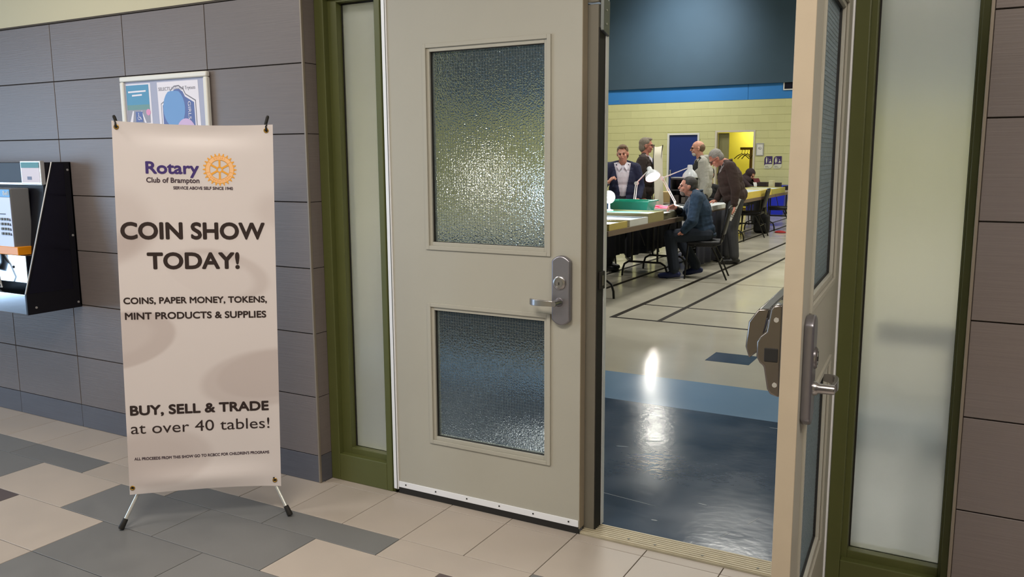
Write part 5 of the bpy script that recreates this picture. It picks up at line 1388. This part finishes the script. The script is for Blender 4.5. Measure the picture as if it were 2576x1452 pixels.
def shirt_collar(P, nb, fw, sd, up, m, name='shirt_collar'):
    c = MB()
    for sg in (-1, 1):
        c.add([nb+fw*0.045+sd*sg*0.055+up*0.005, nb+fw*0.112+sd*sg*0.012-up*0.050, nb+fw*0.122+sd*sg*0.058-up*0.112, nb+fw*0.085+sd*sg*0.088-up*0.045], [(0, 1, 2, 3)])
    o = c.build(name, m, P); so = o.modifiers.new('t', 'SOLIDIFY'); so.thickness = 0.005
def lapels(P, nb, fw, sd, up, m, dep=0.125):
    for sg in (-1, 1):
        c = MB(); c.add([nb+fw*0.06+sd*sg*0.095-up*0.03, nb+fw*(dep+.012)+sd*sg*0.055-up*0.16, nb+fw*(dep+.03)+sd*sg*0.012-up*0.34, nb+fw*(dep+.02)+sd*sg*0.105-up*0.17, nb+fw*(dep-.0)+sd*sg*0.115-up*0.12], [(0, 1, 2, 3, 4)])
        o = c.build('lapel', m, P); so = o.modifiers.new('t', 'SOLIDIFY'); so.thickness = 0.008
# 1 vendor in the navy blazer
def ex1(P, h, ch, nb, fw, sd, up, pel, L):
    shirt_collar(P, nb, fw, sd, up, C_white)
figure('standing person in a navy blazer over an open white shirt, behind the green tub', (-4.70, 8.72, 0), -62,
       standing(0, 1.66, 0.02, dict(elR=(0.02, -.30, 1.06), wrR=(0.17, -.22, 1.14), elL=(-.02, .27, 1.08), wrL=(0.12, .22, .92), handR=((0.3, 0.5, 0.6), (0, 1, 0), 0.9), handL=((0.7, -.2, -.2), (0, 0, -1), 0.4))),
       (C_white, C_trou, C_shoe, SKIN), hair=(H_brown, 'full'), head_rot=(-14, 6, 4), fat=1.15, jacket=(C_navy, dict(v=(0.06, 0.1), open=0.045, hem=-0.12)), glasses='up', extras=ex1)
# 2 man in the brown suit, profile to the right
def ex2(P, h, ch, nb, fw, sd, up, pel, L):
    shirt_collar(P, nb, fw, sd, up, C_white); lapels(P, nb, fw, sd, up, C_suit)
    t = MB(); t.add([nb+fw*0.105+sd*0.012-up*0.045, nb+fw*0.105-sd*0.012-up*0.045, nb+fw*0.145-sd*0.035-up*0.36, nb+fw*0.145+sd*0.035-up*0.36], [(0, 1, 2, 3)])
    o = t.build('tie', mat('tie_slate', (96, 108, 134), 0.6, var=0.2, scale=60), P); so = o.modifiers.new('t', 'SOLIDIFY'); so.thickness = 0.012
figure('man in a dark brown suit, white collar and slate tie, seen side on facing right', (-4.79, 9.86, 0), 12,
       standing(0, 1.79, 0.0), (C_white, C_trou, C_shoe, SKIN2), hair=(H_grey, 'full'), head_rot=(6, 0, 0), fat=1.32,
       jacket=(C_suit, dict(v=(0.10, 0.15), hem=-0.16)), glasses='on', extras=ex2)
# 3 man in the light grey hoodie, profile to the left
figure('bald man with white goatee and light grey open hoodie, seen side on facing left', (-4.01, 10.28, 0), 205,
       standing(0, 1.74, 0.03), (C_tee, C_jeansg, C_shoe, SKIN), hair=(H_brown, 'bald'), head_rot=(0, 2, 0), fat=1.38,
       jacket=(C_hoodie, dict(v=(0.12, 0.1), open=0.08, hem=-0.14, label='light grey open hoodie')), glasses='on', beard=B_white, hood=C_hoodie)
# 4 stooping man in the brown jacket with a rolled paper
Jb = dict(pelvis=(-.01, 0, .94), chest=(.12, 0, 1.365), head=(.27, 0, 1.475), hipL=(-.01, .09, .89), hipR=(-.01, -.09, .89), knL=(.03, .11, .49), knR=(.04, -.12, .49), anL=(-.01, .13, .09), anR=(.05, -.16, .09),
          toeL=(.17, .16, .036), toeR=(.23, -.18, .036), shL=(.10, .19, 1.365), shR=(.12, -.19, 1.365), elL=(.02, .26, 1.06), elR=(.12, -.25, 1.08), wrL=(.03, .25, .84), wrR=(.22, -.16, .90),
          handL=((0.1, 0, -1), (1, 0, 0), 1.1), handR=((0.9, 0.2, -.2), (0, 0, -1), 0.5))
figure('stooping grey-haired man in a dark brown jacket looking down, holding a rolled paper', (-3.17, 9.14, 0), 203, Jb, (C_plaid, C_jeansg, C_shoe, SKIN2), hair=(H_silver, 'short'), head_rot=(6, 40, 0), fat=1.28,
       jacket=(C_brown, dict(v=(0.06, 0.3), open=0.03, hem=-0.12, collar=1.6)), glasses='on')
rp = thing('rolled_paper', 'rolled printed paper held in the stooping man\'s hand', 'paper', (-3.17, 9.14, 0), math.radians(203))
MB().tube([(-0.035, .262, .925), (0.085, .240, .625)], 0.021, 14).build('roll', mat('newsprint', (214, 212, 206), 0.8), rp, smooth=True)
for k in range(5):
    a, b = Vector((-0.035, .262, .925)), Vector((0.085, .240, .625)); p0 = a.lerp(b, .45+k*0.09); p1 = a.lerp(b, .48+k*0.09)
    MB().tube([p0, p1], 0.0216, 14).build('print', mat('newsprint_ink', (96, 92, 92), 0.8), rp)
# 5 seated man in the denim jacket
Js = dict(pelvis=(.035, 0, .57), chest=(.125, 0, 1.005), head=(.235, .0, 1.135), hipL=(.0, .10, .545), hipR=(.0, -.10, .545), knL=(.42, .19, .535), knR=(.36, -.12, .52), anL=(.36, .20, .10), anR=(.10, -.04, .13),
          toeL=(.53, .22, .036), toeR=(.24, -.03, .045), shL=(.11, .19, 1.005), shR=(.14, -.18, 1.005), elL=(.15, .28, .735), elR=(.28, -.20, .76), wrL=(.255, .25, .60), wrR=(.37, .02, .865),
          handL=((0.6, -.4, -.5), (0, 0, -1), 0.4), handR=((0.8, 0.45, 0.05), (-.2, 0.6, -.6), 0.8))
def ex5(P, h, ch, nb, fw, sd, up, pel, L):
    c = MB(); c.add([(v[0], v[1], v[2]) for v in ()], [])
    TRm = Matrix((fw, sd, up)).transposed()
    b = MB(); n = 28; vs = []
    for k in range(n+1):
        a = math.radians(25)+k/n*math.radians(310)
        for z in (-0.075, -0.035): vs.append(pel+TRm @ Vector((0.139*1.16*math.cos(a), 0.187*1.05*math.sin(a), z)))
    bo = b.add(vs, [(k*2, k*2+2, k*2+3, k*2+1) for k in range(n)]).build('waistband', C_denim, P, smooth='all'); so = bo.modifiers.new('t', 'SOLIDIFY'); so.thickness = 0.012
figure('seated man in a blue denim jacket with dark hair and greying goatee, at the tables', (-3.10, 7.56, 0), 194, Js, (C_tee, C_jeansd, C_bshoe, SKIN2), hair=(H_dark, 'short'), head_rot=(14, -4, 0), fat=1.16,
       jacket=(C_denim, dict(v=(0.08, 0.25), open=0.03, hem=-0.07, collar=1.5, label='blue denim jacket')), beard=B_greyb, extras=ex5)
cn = MB().lathe([(0.028, 0), (0.028, 0.003)], (0, 0, 0), 'z', 20); cno = cn.build('coin_holder', mat('maroon_card', (96, 30, 34), 0.5)); cno.location = (-3.515, 7.40, 0.885); cno.rotation_euler = (0.6, 0.9, 0); tag(cno, 'small dark red coin holder in the seated man\'s fingers', 'coin')
# 6 person half hidden between the grey hoodie and the brown jacket
def seatedJ(headz=1.19, fwd=0.10):
    return dict(pelvis=(0, 0, .56), chest=(fwd*.6, 0, .97), head=(fwd+.03, 0, headz), hipL=(.03, .10, .54), hipR=(.03, -.10, .54), knL=(.43, .13, .53), knR=(.43, -.13, .53), anL=(.40, .13, .10), anR=(.38, -.13, .10),
                toeL=(.56, .15, .036), toeR=(.54, -.15, .036), shL=(fwd*.6, .18, .97), shR=(fwd*.6, -.18, .97), elL=(.15, .25, .74), elR=(.15, -.25, .74), wrL=(.36, .12, .80), wrR=(.36, -.12, .80))
figure('seated person in black, mostly hidden between the grey hoodie and the brown jacket', (-4.17, 11.36, 0), 262, seatedJ(1.20, 0.04), (C_tee, C_trou, C_shoe, mat('skin_tan', (150, 92, 72), 0.5)), hair=(H_dark, 'short'), vox=0.009)
# 7 head-scarfed person reading at the farthest table
C_scarf = cloth('scarf_brown', (46, 30, 34)); C_maroon = mat('maroon_card', (96, 30, 34), 0.5)
figure('seated person in a dark brown head scarf bent over the farthest table', (-4.86, 16.15, 0), -8, {**seatedJ(1.09, 0.16), 'elL': (.30, .22, .82), 'elR': (.30, -.22, .82), 'wrL': (.42, .06, .86), 'wrR': (.46, -.08, .84)}, (C_scarf, C_trou, C_shoe, SKIN), hair=(C_scarf, 'scarf'), head_rot=(-10, 28, 0), vox=0.009)
bk = thing('folder', 'dark red folder propped up in front of the head-scarfed person', 'folder', (-4.46, 16.03, T0), math.radians(-30))
MB().prism([(0.05, 0), (0.06, 0), (-0.09, 0.26), (-0.10, 0.26)], 'y', -0.09, 0.09).build('cover', C_maroon, bk)
tg = thing('paper_sheet', 'white paper sheet leaning left of the dark red folder', 'paper', (-4.44, 15.78, T0), math.radians(-30))
MB().prism([(0.02, 0), (0.024, 0), (-0.056, 0.18), (-0.06, 0.18)], 'y', -0.06, 0.04).build('sheet', M_white, tg)
# 8 vendor seated on the far side of the nearest table
figure('seated person in blue and dark trousers, legs seen under the nearest table', (-4.66, 7.62, 0), 4, {**seatedJ(1.22, 0.05), 'anL': (.16, .12, .10), 'toeL': (.31, .13, .036), 'anR': (.22, -.12, .10), 'toeR': (.38, -.13, .036),
       'knL': (.38, .13, .52), 'knR': (.38, -.13, .52), 'wrL': (.30, .12, .66), 'wrR': (.30, -.12, .66)},
       (cloth('shirt_blue', (24, 70, 120)), C_trou, C_shoe, SKIN), hair=(H_dark, 'short'), vox=0.009)
